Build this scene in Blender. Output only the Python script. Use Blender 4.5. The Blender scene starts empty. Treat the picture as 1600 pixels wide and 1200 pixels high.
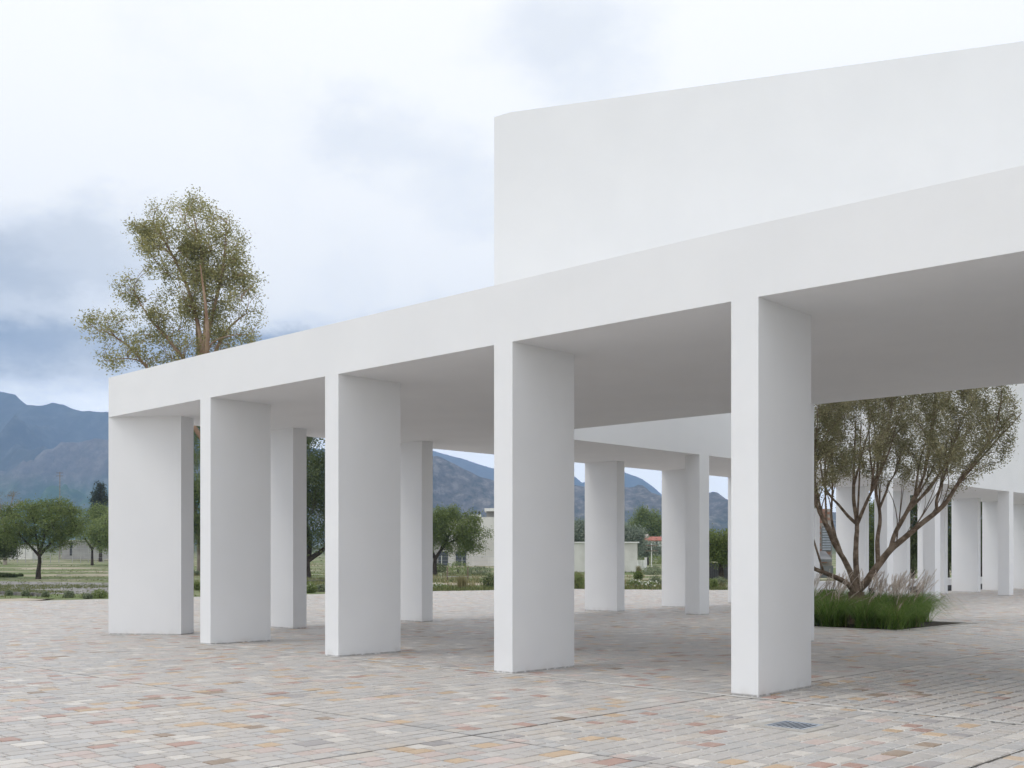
import bpy, bmesh, math, random
import numpy as np
from mathutils import Vector, noise

random.seed(11)
rng = np.random.default_rng(11)
SC = bpy.context.scene
COL = SC.collection
R = math.radians

# ------------------------------------------------------------------ camera
EYE, F, HORIZ = 1.6, 1750.0, 875.0          # eye height, focal length and horizon row (pixels of a 1600 wide frame)
cam = bpy.data.cameras.new('camera')
cam.sensor_width = 36.0
cam.lens = F / 1600 * 36
cam.shift_y = (HORIZ - 600) / 1600
cam.clip_start, cam.clip_end = 0.1, 40000
camo = bpy.data.objects.new('camera', cam)
camo.location = (0, 0, EYE)
camo.rotation_euler = (R(90), 0, 0)
COL.objects.link(camo)
SC.camera = camo

# ------------------------------------------------------------------ light, exposure
SUN_EL, SUN_AZ = R(55), R(250)               # azimuth clockwise from +Y: from the left, across the front of the building
SC.view_settings.view_transform = 'Standard'
SC.view_settings.look = 'None'
SC.view_settings.exposure = 0.0
SC.view_settings.gamma = 1.0
SC.view_settings.use_curve_mapping = False
SC.render.engine = 'CYCLES'
SC.cycles.use_denoising = True
try:
    SC.cycles.denoiser = 'OPENIMAGEDENOISE'
    SC.cycles.denoising_prefilter = 'ACCURATE'
except Exception:
    pass
SC.cycles.max_bounces = 6
SC.cycles.diffuse_bounces = 5
SC.cycles.use_adaptive_sampling = True
SC.cycles.adaptive_threshold = 0.02
SC.cycles.volume_bounces = 1
SC.cycles.transparent_max_bounces = 6

sun = bpy.data.lights.new('sun', 'SUN')
sun.energy, sun.angle, sun.color = 1.05, R(28), (1.0, 0.965, 0.91)
suno = bpy.data.objects.new('sun', sun)
sd = Vector((math.sin(SUN_AZ) * math.cos(SUN_EL), math.cos(SUN_AZ) * math.cos(SUN_EL), math.sin(SUN_EL)))
suno.rotation_euler = (-sd).to_track_quat('-Z', 'Y').to_euler()
COL.objects.link(suno)


class NT:
    """small helper round a node tree"""
    def __init__(s, tree):
        s.t = tree; s.n = tree.nodes; s.l = tree.links
    def new(s, typ, **kw):
        n = s.n.new(typ)
        for k, v in kw.items():
            if k == 'ins':
                for i, val in v.items():
                    if isinstance(val, bpy.types.NodeSocket): s.l.new(val, n.inputs[i])
                    else: n.inputs[i].default_value = val
            else: setattr(n, k, v)
        return n
    def math(s, op, a, b=0.0, c=None, clamp=False):
        n = s.new('ShaderNodeMath', operation=op, use_clamp=clamp, ins={0: a, 1: b})
        if c is not None:
            if isinstance(c, bpy.types.NodeSocket): s.l.new(c, n.inputs[2])
            else: n.inputs[2].default_value = c
        return n.outputs[0]
    def vmath(s, op, a, b=(0, 0, 0)):
        return s.new('ShaderNodeVectorMath', operation=op, ins={0: a, 1: b})
    def noise(s, vec, scale, detail=4, rough=0.55, dist=0.0):
        n = s.new('ShaderNodeTexNoise', ins={'Scale': scale, 'Detail': detail, 'Roughness': rough, 'Distortion': dist})
        if vec is not None: s.l.new(vec, n.inputs['Vector'])
        return n.outputs['Fac']
    def ramp(s, fac, stops, interp='LINEAR'):
        n = s.new('ShaderNodeValToRGB')
        s.l.new(fac, n.inputs[0])
        cr = n.color_ramp; cr.interpolation = interp
        while len(cr.elements) < len(stops): cr.elements.new(0.5)
        for e, (p, c) in zip(cr.elements, stops):
            e.position = p
            e.color = (c, c, c, 1) if isinstance(c, (int, float)) else (*c, 1)
        return n.outputs['Color']
    def mix(s, fac, a, b, blend='MIX'):
        n = s.new('ShaderNodeMix', data_type='RGBA', blend_type=blend)
        for i, val in ((0, fac), (6, a), (7, b)):
            if isinstance(val, bpy.types.NodeSocket): s.l.new(val, n.inputs[i])
            else: n.inputs[i].default_value = (*val, 1) if isinstance(val, (tuple, list)) and len(val) == 3 else val
        return n.outputs[2]
    def smooth(s, v, lo, hi, a=0.0, b=1.0):
        n = s.new('ShaderNodeMapRange', interpolation_type='SMOOTHSTEP', ins={1: lo, 2: hi, 3: a, 4: b})
        s.l.new(v, n.inputs[0]); return n.outputs[0]


def px_dir(x, y):
    return Vector(((x - 800) / F, 1.0, (HORIZ - y) / F)).normalized()

world = bpy.data.worlds.new('World')
SC.world = world
world.use_nodes = True
w = NT(world.node_tree)
w.n.clear()
wout = w.new('ShaderNodeOutputWorld')
skyn = w.new('ShaderNodeTexSky', sky_type='NISHITA')
skyn.sun_disc = False
skyn.sun_elevation, skyn.sun_rotation = SUN_EL, SUN_AZ
bg_sky = w.new('ShaderNodeBackground', ins={'Color': skyn.outputs[0], 'Strength': 0.1})
tc = w.new('ShaderNodeTexCoord')
gen = tc.outputs['Generated']
# a layer of broken overcast, drawn by direction; the noise stretches along the horizon
st = w.vmath('MULTIPLY', gen, (1.0, 1.0, 1.9)).outputs[0]
wn = w.new('ShaderNodeTexNoise', ins={'Scale': 6.5, 'Detail': 7, 'Roughness': 0.62}); w.l.new(st, wn.inputs['Vector'])
wv = w.vmath('SUBTRACT', wn.outputs['Color'], (0.5, 0.5, 0.5)).outputs[0]
wv = w.new('ShaderNodeVectorMath', operation='SCALE', ins={0: wv, 'Scale': 0.14}).outputs[0]
wp = w.vmath('ADD', gen, wv).outputs[0]
grey = w.smooth(w.noise(wp, 4.2, 6, 0.56), 0.52, 0.78, 0.0, 0.20)
# grey cloud banks standing in the view: (px, py, radius across, radius up, amount)
for (bx_, by_, ra, rb, am) in ((105, 395, 0.11, 0.055, 0.50), (-70, 440, 0.10, 0.05, 0.45), (590, 215, 0.085, 0.045, 0.26), (880, 70, 0.085, 0.055, 0.34),
                               (30, 555, 0.26, 0.045, 0.55), (-60, 530, 0.16, 0.03, 0.35), (470, 560, 0.17, 0.040, 0.95), (560, 500, 0.12, 0.03, 0.30), (720, 300, 0.07, 0.05, 0.18)):
    c = px_dir(bx_, by_)
    dv = w.vmath('SUBTRACT', wp, tuple(c)).outputs[0]
    dv = w.vmath('MULTIPLY', dv, (1 / ra, 1 / ra, 1 / rb)).outputs[0]
    ln = w.vmath('LENGTH', dv).outputs['Value']
    grey = w.math('ADD', grey, w.smooth(ln, 0.2, 1.1, am, 0.0))
grey = w.math('MINIMUM', grey, 1.0)
ccol = w.ramp(grey, ((0.0, (1.0, 0.99, 0.965)), (0.30, (0.84, 0.855, 0.87)), (0.65, (0.58, 0.61, 0.65)), (1.0, (0.31, 0.365, 0.45))))
# the cloud sheet is brighter low down, where one looks out from under it
zc = w.new('ShaderNodeSeparateXYZ', ins={0: gen}).outputs[2]
lowb = w.smooth(zc, 0.125, 0.158, 1.5, 1.0)
bg_cl = w.new('ShaderNodeBackground', ins={'Color': ccol, 'Strength': w.math('MULTIPLY', lowb, 1.27)})
mx = w.new('ShaderNodeMixShader', ins={0: 0.94, 1: bg_sky.outputs[0], 2: bg_cl.outputs[0]})
w.l.new(mx.outputs[0], wout.inputs['Surface'])

# ------------------------------------------------------------------ helpers
def tag(o, label=None, cat=None, group=None, kind=None):
    if label: o['label'] = label
    if cat: o['category'] = cat
    if group: o['group'] = group
    if kind: o['kind'] = kind
    return o

def empty(name, loc, label=None, cat=None, group=None):
    o = bpy.data.objects.new(name, None)
    o.location = loc
    o.empty_display_size = 0.2
    COL.objects.link(o)
    return tag(o, label, cat, group)

def link(name, me, mat, parent=None, world_pts=True):
    o = bpy.data.objects.new(name, me)
    if mat is not None and not me.materials: me.materials.append(mat)
    COL.objects.link(o)
    if parent is not None:
        o.parent = parent
        if world_pts:
            q = parent; off = Vector((0, 0, 0))
            while q is not None:
                off += q.location; q = q.parent
            o.location = -off
    return o

def mesh_np(name, V, Fc, smooth=False, fattr=None, fcol=None):
    V = np.asarray(V, dtype=np.float32); Fc = np.asarray(Fc, dtype=np.int32)
    me = bpy.data.meshes.new(name)
    k = Fc.shape[1]; m = len(Fc)
    me.vertices.add(len(V)); me.vertices.foreach_set('co', V.ravel())
    me.loops.add(m * k); me.loops.foreach_set('vertex_index', Fc.ravel())
    me.polygons.add(m)
    me.polygons.foreach_set('loop_start', np.arange(0, m * k, k, dtype=np.int32))
    me.update(calc_edges=True)
    me.polygons.foreach_set('use_smooth', np.full(m, bool(smooth)))
    if fattr is not None:
        a = me.attributes.new('tint', 'FLOAT', 'FACE'); a.data.foreach_set('value', np.asarray(fattr, dtype=np.float32))
    if fcol is not None:
        a = me.attributes.new('stone_colour', 'FLOAT_COLOR', 'FACE')
        a.data.foreach_set('color', np.asarray(fcol, dtype=np.float32).ravel())
    return me

def poly_mesh(name, V, Fc, smooth=False):
    me = bpy.data.meshes.new(name)
    me.from_pydata([tuple(v) for v in V], [], Fc)
    me.update()
    if smooth:
        for p in me.polygons: p.use_smooth = True
    return me

def prism(name, pts, z0, z1, top=True, bottom=True, bevel=0.0):
    """upright prism over a plan polygon (counter-clockwise)"""
    n = len(pts)
    a = sum(pts[i][0] * pts[(i + 1) % n][1] - pts[(i + 1) % n][0] * pts[i][1] for i in range(n))
    if a < 0: pts = pts[::-1]
    bm = bmesh.new()
    lo = [bm.verts.new((p[0], p[1], z0)) for p in pts]
    hi = [bm.verts.new((p[0], p[1], z1)) for p in pts]
    for i in range(n):
        bm.faces.new((lo[i], lo[(i + 1) % n], hi[(i + 1) % n], hi[i]))
    if top: bm.faces.new(hi)
    if bottom: bm.faces.new(lo[::-1])
    if bevel:
        es = [e for e in bm.edges if len(e.link_faces) == 2 and e.calc_face_angle(0) > 0.3]
        bmesh.ops.bevel(bm, geom=es, offset=bevel, segments=2, affect='EDGES', profile=0.5)
    me = bpy.data.meshes.new(name)
    bm.to_mesh(me); bm.free()
    return me

def box_mesh(name, c, s, rz=0.0, bevel=0.0):
    hx, hy = s[0] / 2, s[1] / 2
    cs, sn = math.cos(rz), math.sin(rz)
    pts = [(c[0] + x * cs - y * sn, c[1] + x * sn + y * cs) for x, y in ((-hx, -hy), (hx, -hy), (hx, hy), (-hx, hy))]
    return prism(name, pts, c[2] - s[2] / 2, c[2] + s[2] / 2, bevel=bevel)

def tube(pts, rad, n=6):
    """tube along points; returns verts, quads"""
    P = [Vector(p) for p in pts]; V = []; Fq = []
    up = Vector((0.3, 0.2, 1)).normalized(); prev = None
    for i, p in enumerate(P):
        d = (P[min(i + 1, len(P) - 1)] - P[max(i - 1, 0)])
        d = d.normalized() if d.length > 1e-9 else Vector((0, 0, 1))
        if prev is None:
            a = d.cross(Vector((1, 0, 0)) if abs(d.x) < 0.8 else Vector((0, 1, 0))).normalized()
        else:
            a = (prev - d * prev.dot(d))
            a = a.normalized() if a.length > 1e-6 else d.orthogonal().normalized()
        prev = a; b = d.cross(a)
        r = rad[i] if hasattr(rad, '__len__') else rad
        for k in range(n):
            t = 2 * math.pi * k / n
            V.append(p + a * (r * math.cos(t)) + b * (r * math.sin(t)))
    for i in range(len(P) - 1):
        for k in range(n):
            Fq.append((i * n + k, i * n + (k + 1) % n, (i + 1) * n + (k + 1) % n, (i + 1) * n + k))
    return V, Fq

def tubes_mesh(name, chains, n=6, smooth=True):
    V, Fq = [], []
    for pts, rad in chains:
        v, f = tube(pts, rad, n)
        o = len(V); V += v; Fq += [tuple(i + o for i in q) for q in f]
    return mesh_np(name, [tuple(v) for v in V], Fq, smooth=smooth)

# plan axes of the building: u runs along the front wing to the right, v along the rear wing
CORNER = Vector((-8.70, 24.15)); UV_U = Vector((0.7226, -0.6913)); UV_V = Vector((0.690, 0.722))
def W(u, v): return CORNER + UV_U * u + UV_V * v
def to_uv(x, y):
    d = Vector((x, y)) - CORNER
    det = UV_U.x * UV_V.y - UV_V.x * UV_U.y
    return ((d.x * UV_V.y - d.y * UV_V.x) / det, (UV_U.x * d.y - UV_U.y * d.x) / det)

def gz(y):
    """height of the land: flat round the building, rising gently towards the mountains"""
    if y < 90: return -0.05
    if y < 400: return -0.05 + 0.0105 * (y - 90) * min(1, (y - 90) / 60)
    return -0.05 + 0.0105 * 310 + 0.016 * (y - 400)
def at(x, y, Y): return Vector(((x - 800) * Y / F, Y, EYE + (HORIZ - y) * Y / F))
def pxX(x, Y): return (x - 800) * Y / F
def pxZ(y, Y): return EYE + (HORIZ - y) * Y / F

# ------------------------------------------------------------------ materials
MATS = {}
def new_mat(name):
    m = bpy.data.materials.new(name); m.use_nodes = True
    t = NT(m.node_tree); t.n.clear()
    out = t.new('ShaderNodeOutputMaterial')
    MATS[name] = m
    return m, t, out

def bsdf(t, out, col, rough=0.8, normal=None, spec=0.5):
    b = t.new('ShaderNodeBsdfPrincipled')
    for i, v in (('Base Color', col), ('Roughness', rough)):
        if isinstance(v, bpy.types.NodeSocket): t.l.new(v, b.inputs[i])
        else: b.inputs[i].default_value = (*v, 1) if isinstance(v, tuple) else v
    b.inputs['Specular IOR Level'].default_value = spec
    if normal is not None: t.l.new(normal, b.inputs['Normal'])
    t.l.new(b.outputs[0], out.inputs['Surface'])
    return b

def bump(t, h, strength=0.2, dist=0.01):
    return t.new('ShaderNodeBump', ins={'Strength': strength, 'Distance': dist, 'Height': h}).outputs['Normal']

def two_tone(name, a, b, scale=2.0, detail=5, rough=0.85, bstr=0.0, bscale=20, bdist=0.02, lo=0.35, hi=0.65, spec=0.3):
    m, t, out = new_mat(name)
    pos = t.new('ShaderNodeNewGeometry').outputs['Position']
    f = t.smooth(t.noise(pos, scale, detail), lo, hi)
    c = t.mix(f, a, b)
    nrm = bump(t, t.noise(pos, bscale, 4), bstr, bdist) if bstr else None
    bsdf(t, out, c, rough, nrm, spec)
    return m

# white lime-washed render: faint trowel clouds, thin run-off streaks, a little splash dirt near the ground
m, t, out = new_mat('white_render')
g = t.new('ShaderNodeNewGeometry'); pos = g.outputs['Position']
cl = t.noise(pos, 0.9, 6, 0.6)
st_ = t.vmath('MULTIPLY', pos, (5.0, 5.0, 0.22)).outputs[0]
streak = t.smooth(t.noise(st_, 1.6, 5, 0.6), 0.50, 0.80)
fine = t.noise(pos, 14, 5, 0.6)
sep = t.new('ShaderNodeSeparateXYZ', ins={0: pos})
splash = t.math('MULTIPLY', t.smooth(sep.outputs[2], 0.0, 0.16, 1.0, 0.0), t.smooth(t.noise(pos, 5.5, 6, 0.65), 0.42, 0.72))
col = t.mix(t.smooth(cl, 0.3, 0.7), (0.758, 0.766, 0.780), (0.782, 0.789, 0.802))
col = t.mix(t.math('MULTIPLY', streak, 0.05), col, (0.60, 0.60, 0.59))
col = t.mix(t.math('MULTIPLY', t.smooth(fine, 0.62, 0.80), 0.06), col, (0.62, 0.61, 0.59))
col = t.mix(t.math('MULTIPLY', splash, 0.30), col, (0.47, 0.44, 0.40))
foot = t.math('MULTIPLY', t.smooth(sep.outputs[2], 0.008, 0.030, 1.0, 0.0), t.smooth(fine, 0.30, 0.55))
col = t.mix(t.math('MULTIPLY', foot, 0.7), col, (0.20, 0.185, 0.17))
hgt = t.math('ADD', t.math('MULTIPLY', t.noise(pos, 2.2, 5, 0.6), 0.8), t.math('MULTIPLY', fine, 0.2))
bsdf(t, out, col, 0.88, bump(t, hgt, 0.14, 0.03), 0.25)

# paving stones: colour of each stone comes with the stone, veins and dust from noise
m, t, out = new_mat('paving_stone')
pos = t.new('ShaderNodeNewGeometry').outputs['Position']
at_ = t.new('ShaderNodeAttribute', attribute_name='stone_colour').outputs['Color']
n1 = t.noise(pos, 9, 6, 0.6); n2 = t.noise(pos, 46, 4, 0.6); n3 = t.noise(pos, 0.45, 4, 0.5)
c = t.mix(t.smooth(n1, 0.3, 0.75, 0.0, 0.55), at_, t.mix(0.5, at_, (0.50, 0.475, 0.45)))
c = t.mix(t.math('MULTIPLY', t.smooth(n2, 0.55, 0.75), 0.35), c, (0.62, 0.60, 0.57))
c = t.mix(t.math('MULTIPLY', t.smooth(n2, 0.45, 0.28), 0.25), c, (0.22, 0.205, 0.195))
c = t.mix(t.math('MULTIPLY', t.smooth(n3, 0.50, 0.72), 0.45), c, (0.54, 0.515, 0.485))
hh = t.math('ADD', t.math('MULTIPLY', n1, 0.7), t.math('MULTIPLY', n2, 0.3))
rg = t.smooth(n1, 0.3, 0.7, 0.45, 0.65)
bsdf(t, out, c, rg, bump(t, hh, 0.30, 0.010), 0.5)

two_tone('mortar', (0.40, 0.38, 0.355), (0.50, 0.475, 0.445), 3.0, 6, 0.9, 0.3, 60, 0.004)
two_tone('joint_dark', (0.055, 0.052, 0.05), (0.13, 0.12, 0.11), 4.0, 5, 0.9)
two_tone('lime_band', (0.44, 0.43, 0.41), (0.60, 0.59, 0.57), 2.2, 6, 0.9, 0.3, 40, 0.004)
two_tone('edging_concrete', (0.36, 0.345, 0.32), (0.47, 0.45, 0.42), 3.0, 5, 0.9, 0.3, 40, 0.006)
two_tone('soil', (0.030, 0.024, 0.018), (0.075, 0.060, 0.045), 5.0, 6, 0.95, 0.8, 14, 0.05)
two_tone('gravel', (0.155, 0.15, 0.145), (0.37, 0.36, 0.345), 2.4, 10, 0.95, 0.9, 5, 0.2, 0.42, 0.58)
two_tone('sand', (0.34, 0.29, 0.23), (0.46, 0.41, 0.335), 0.6, 6, 0.95, 0.4, 6, 0.05)
two_tone('kerb_stone', (0.12, 0.115, 0.11), (0.24, 0.23, 0.22), 1.5, 5, 0.9)
two_tone('bark_olive', (0.125, 0.092, 0.066), (0.265, 0.205, 0.155), 7.0, 6, 0.9, 0.9, 24, 0.03)
two_tone('bark_dark', (0.030, 0.024, 0.020), (0.075, 0.060, 0.048), 3.0, 5, 0.9, 0.6, 10, 0.05)
two_tone('bark_eucalypt', (0.25, 0.155, 0.105), (0.42, 0.30, 0.22), 0.7, 5, 0.85)
two_tone('bark_pale', (0.22, 0.19, 0.155), (0.33, 0.29, 0.245), 1.5, 5, 0.9)
two_tone('plaster_pale', (0.56, 0.55, 0.52), (0.68, 0.67, 0.64), 0.5, 6, 0.9, 0.15, 5, 0.03)
two_tone('plaster_grey', (0.30, 0.295, 0.285), (0.40, 0.395, 0.38), 0.4, 6, 0.9)
two_tone('white_paint', (0.70, 0.70, 0.69), (0.78, 0.78, 0.77), 2.0, 4, 0.6)
two_tone('dark_paint', (0.035, 0.037, 0.040), (0.055, 0.056, 0.06), 2.0, 4, 0.5)
two_tone('grey_paint', (0.16, 0.165, 0.175), (0.22, 0.225, 0.235), 1.0, 4, 0.6)
two_tone('roof_red', (0.30, 0.10, 0.075), (0.42, 0.17, 0.13), 1.2, 5, 0.8)
two_tone('brick_pink', (0.34, 0.19, 0.145), (0.44, 0.27, 0.215), 1.4, 6, 0.9)
two_tone('brick_mortar', (0.36, 0.33, 0.30), (0.43, 0.40, 0.37), 3, 4, 0.9)
two_tone('timber_post', (0.15, 0.115, 0.085), (0.24, 0.19, 0.145), 3, 4, 0.9)
two_tone('galvanised', (0.34, 0.38, 0.44), (0.44, 0.48, 0.54), 9, 4, 0.45, spec=0.5)
two_tone('flower_white', (0.62, 0.64, 0.55), (0.74, 0.74, 0.68), 3, 4, 0.8)
m, t, out = new_mat('window_glass')
b = bsdf(t, out, (0.035, 0.045, 0.055), 0.12, None, 0.6)
m, t, out = new_mat('pit_dark')
bsdf(t, out, (0.012, 0.013, 0.016), 0.9, None, 0.1)

# open land: sand, dry grass and green scrub
m, t, out = new_mat('land')
pos = t.new('ShaderNodeNewGeometry').outputs['Position']
sx = t.new('ShaderNodeSeparateXYZ', ins={0: pos})
n1 = t.noise(t.vmath('MULTIPLY', pos, (0.55, 1.0, 1.0)).outputs[0], 0.11, 7, 0.6)
n2 = t.noise(pos, 1.3, 6, 0.65)
c = t.mix(t.smooth(n1, 0.38, 0.54), (0.40, 0.35, 0.275), (0.135, 0.175, 0.065))
c = t.mix(t.math('MULTIPLY', t.smooth(n2, 0.45, 0.7), 0.6), c, (0.075, 0.095, 0.040))
far = t.smooth(sx.outputs[1], 220, 700)
n3 = t.noise(pos, 0.012, 8, 0.65)
c = t.mix(far, c, t.mix(t.smooth(n3, 0.4, 0.62), (0.050, 0.075, 0.036), (0.10, 0.105, 0.060)))
bsdf(t, out, c, 0.95, bump(t, n2, 0.5, 0.1), 0.2)

def mountain_mat(name, low, mid, high, zlo, zhi, sc, speck):
    m, t, out = new_mat(name)
    pos = t.new('ShaderNodeNewGeometry').outputs['Position']
    sx = t.new('ShaderNodeSeparateXYZ', ins={0: pos})
    big = t.noise(pos, sc, 9, 0.62)
    fine = t.noise(t.vmath('MULTIPLY', pos, (1.0, 0.25, 1.0)).outputs[0], sc * 14, 8, 0.72)
    zz = t.math('ADD', sx.outputs[2], t.math('MULTIPLY', t.math('SUBTRACT', big, 0.5), (zhi - zlo) * 0.9))
    c = t.mix(t.smooth(zz, zlo, zhi), low, mid)
    c = t.mix(t.math('MULTIPLY', t.smooth(big, 0.50, 0.68), 0.7), c, high)
    c = t.mix(t.math('MULTIPLY', t.smooth(fine, 0.50, 0.62), speck), c, tuple(min(1, v * 2.1 + 0.03) for v in mid))
    c = t.mix(t.math('MULTIPLY', t.smooth(fine, 0.50, 0.38), speck), c, (0.028, 0.040, 0.022))
    bsdf(t, out, c, 0.95, bump(t, fine, 0.9, 9.0), 0.1)
    return m
mountain_mat('mountain_green', (0.042, 0.080, 0.030), (0.058, 0.062, 0.052), (0.098, 0.088, 0.075), 130, 330, 0.0016, 0.30)
mountain_mat('mountain_spur', (0.045, 0.105, 0.030), (0.125, 0.110, 0.100), (0.170, 0.150, 0.135), 195, 300, 0.0026, 0.34)
mountain_mat('mountain_rock', (0.060, 0.075, 0.042), (0.110, 0.100, 0.090), (0.125, 0.112, 0.100), 30, 120, 0.004, 0.75)

def leaf_mat(name, a, b, trans=0.30, rough=0.6):
    m, t, out = new_mat(name)
    f = t.new('ShaderNodeAttribute', attribute_name='tint').outputs['Fac']
    c = t.mix(f, a, b)
    p = t.new('ShaderNodeBsdfPrincipled', ins={'Base Color': c, 'Roughness': rough})
    p.inputs['Specular IOR Level'].default_value = 0.35
    tr = t.new('ShaderNodeBsdfTranslucent', ins={'Color': c})
    mxs = t.new('ShaderNodeMixShader', ins={0: trans, 1: p.outputs[0], 2: tr.outputs[0]})
    t.l.new(mxs.outputs[0], out.inputs['Surface'])
    return m
leaf_mat('leaf_eucalypt', (0.22, 0.225, 0.085), (0.5, 0.46, 0.22))
leaf_mat('leaf_olive', (0.165, 0.165, 0.08), (0.4, 0.37, 0.225))
leaf_mat('leaf_algarrobo', (0.095, 0.14, 0.036), (0.235, 0.285, 0.1))
leaf_mat('leaf_light', (0.14, 0.195, 0.055), (0.26, 0.31, 0.115))
leaf_mat('leaf_dark', (0.062, 0.092, 0.034), (0.15, 0.18, 0.072))
leaf_mat('leaf_silver', (0.15, 0.195, 0.145), (0.36, 0.4, 0.325))
leaf_mat('leaf_conifer', (0.035, 0.05, 0.036), (0.085, 0.098, 0.068))
leaf_mat('leaf_bare', (0.17, 0.155, 0.13), (0.26, 0.245, 0.21))
leaf_mat('blade_green', (0.058, 0.13, 0.018), (0.24, 0.345, 0.08), 0.35)
leaf_mat('blade_field', (0.075, 0.110, 0.032), (0.225, 0.225, 0.095), 0.3)
leaf_mat('blade_straw', (0.20, 0.185, 0.085), (0.36, 0.31, 0.17), 0.3)
leaf_mat('plume', (0.42, 0.35, 0.3), (0.68, 0.6, 0.53), 0.45, 0.9)
leaf_mat('leaf_bush', (0.15, 0.195, 0.11), (0.31, 0.34, 0.22))
leaf_mat('leaf_autumn', (0.26, 0.13, 0.035), (0.36, 0.20, 0.07))
M = MATS

# ------------------------------------------------------------------ the land
xs = np.concatenate([-np.geomspace(9000, 200, 14), np.linspace(-150, 150, 25), np.geomspace(200, 9000, 14)])
ys = np.concatenate([[-900, -300, -100], np.linspace(-50, 90, 12), np.linspace(98, 400, 34), np.geomspace(430, 6900, 22)])
V = [(x, y, gz(y)) for y in ys for x in xs]
nx = len(xs)
Fq = [(j * nx + i, j * nx + i + 1, (j + 1) * nx + i + 1, (j + 1) * nx + i) for j in range(len(ys) - 1) for i in range(nx - 1)]
tag(link('ground', mesh_np('ground', V, Fq, smooth=True), M['land']), kind='structure')

def range_mesh(name, prof, Yc, depth, x0, x1, nxx, nt, spur, seed, mat, sharp=1.25):
    """one mountain range: crest heights along the profile, slopes cut by spurs and gullies"""
    px_, py_ = zip(*prof)
    V = []
    tt = np.concatenate([np.linspace(0, 1, nt), [1.15, 1.45]])
    base = gz(Yc - depth) - 12
    for t_ in tt:
        for i in range(nxx):
            xp = x0 + (x1 - x0) * i / (nxx - 1)
            X = pxX(xp, Yc)
            zc = pxZ(np.interp(xp, px_, py_), Yc)
            Yp = Yc - depth * (1 - t_)
            k = 1.0 / (depth * 0.42)
            warp = noise.noise(Vector((X * k * 0.7, Yp * k * 0.7, seed + 3.3))) * 0.9
            rdg = 1 - abs(noise.noise(Vector((X * k * 1.35 + warp, Yp * k * 0.45, seed)))) * 2
            rdg += (1 - abs(noise.noise(Vector((X * k * 3.6 + warp, Yp * k * 1.3, seed + 9)))) * 2) * 0.40
            rdg += (1 - abs(noise.noise(Vector((X * k * 9 + warp, Yp * k * 4.5, seed + 19)))) * 2) * 0.15
            rdg += noise.noise(Vector((X * k * 24, Yp * k * 18, seed + 29))) * 0.09
            if t_ <= 1:
                s = t_ ** sharp
                cut = spur * (rdg - 1.05) * (4 * t_ * (1 - t_)) ** 0.8
                z = base + (zc - base) * max(0.0, s + cut)
            else:
                z = base + (zc - base) * (1 - (t_ - 1) * 1.6)
            jit = noise.noise(Vector((X * k * 30, 0, seed + 5))) * 0.006 * (zc - base) if t_ == 1 else 0
            V.append((X, Yp, z + jit))
    n = len(tt)
    Fq = [(j * nxx + i, j * nxx + i + 1, (j + 1) * nxx + i + 1, (j + 1) * nxx + i) for j in range(n - 1) for i in range(nxx - 1)]
    return tag(link(name, mesh_np(name, V, Fq, smooth=True), M[mat]), kind='structure')

range_mesh('mountain_range', [(-900, 640), (-500, 600), (-200, 612), (-60, 600), (0, 612), (24, 617), (40, 632), (62, 640), (72, 634), (82, 629), (98, 632), (112, 638),
           (126, 642), (170, 644), (240, 652), (330, 668), (430, 690), (520, 705), (600, 712), (700, 735), (850, 770), (1000, 800)], 5000, 2300, -900, 1000, 330, 60, 0.55, 1.7, 'mountain_green')
range_mesh('mountain_spurs', [(-500, 760), (-250, 730), (-150, 742), (-60, 716), (0, 735), (18, 739), (48, 724), (80, 708), (112, 694), (150, 685), (170, 688), (215, 684), (280, 700),
           (360, 715), (460, 735), (560, 760), (660, 790)], 3700, 1000, -500, 660, 300, 56, 0.52, 5.1, 'mountain_spur')
range_mesh('mountain_rocky', [(430, 760), (520, 735), (600, 712), (650, 708), (675, 713), (684, 712), (700, 720), (722, 731), (750, 745), (772, 751), (830, 752), (870, 757), (900, 758), (912, 760),
           (950, 764), (975, 761), (988, 762), (996, 758), (1001, 756), (1008, 761), (1020, 772), (1034, 779), (1062, 790), (1085, 790), (1104, 772), (1112, 768), (1120, 769), (1135, 780),
           (1180, 796), (1300, 800), (1500, 812), (1800, 800), (2200, 815)], 2700, 900, 430, 2200, 260, 40, 0.22, 8.4, 'mountain_rock', 1.0)
range_mesh('mountain_far', [(560, 690), (640, 694), (690, 708), (720, 716), (772, 733), (830, 728), (880, 732), (900, 746), (912, 757), (940, 736), (975, 738), (1000, 746), (1020, 760), (1036, 775),
           (1100, 800), (1400, 815)], 6300, 1500, 560, 1400, 90, 20, 0.2, 3.2, 'mountain_green')

# ------------------------------------------------------------------ paving
pave = [W(60, -60), (40, 36), (40, 64.5), (20, 61.5), (10.6, 59.6), (3.2, 62.0), (-1.0, 59.4), (-4.2, 57.4), (-8.8, 52.9), (-13.5, 48.9), (-19.7, 43.1), (-27, 36.2), (-40, 24), (-34, -16)]
pave = [(p[0], p[1]) for p in pave]
paving = tag(link('paving', prism('paving', pave, -0.30, -0.013), M['mortar']), kind='structure')
BED = (7.95, 11.72, 12.95, 17.1)          # planting bed, in u and v
GRATE = (17.46, -1.72, 0.21)              # drain, centre in u and v, half size

def in_poly(x, y, poly):
    r = False; j = len(poly) - 1
    for i in range(len(poly)):
        xi, yi = poly[i]; xj, yj = poly[j]
        if (yi > y) != (yj > y) and x < (xj - xi) * (y - yi) / (yj - yi) + xi: r = not r
        j = i
    return r

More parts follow.
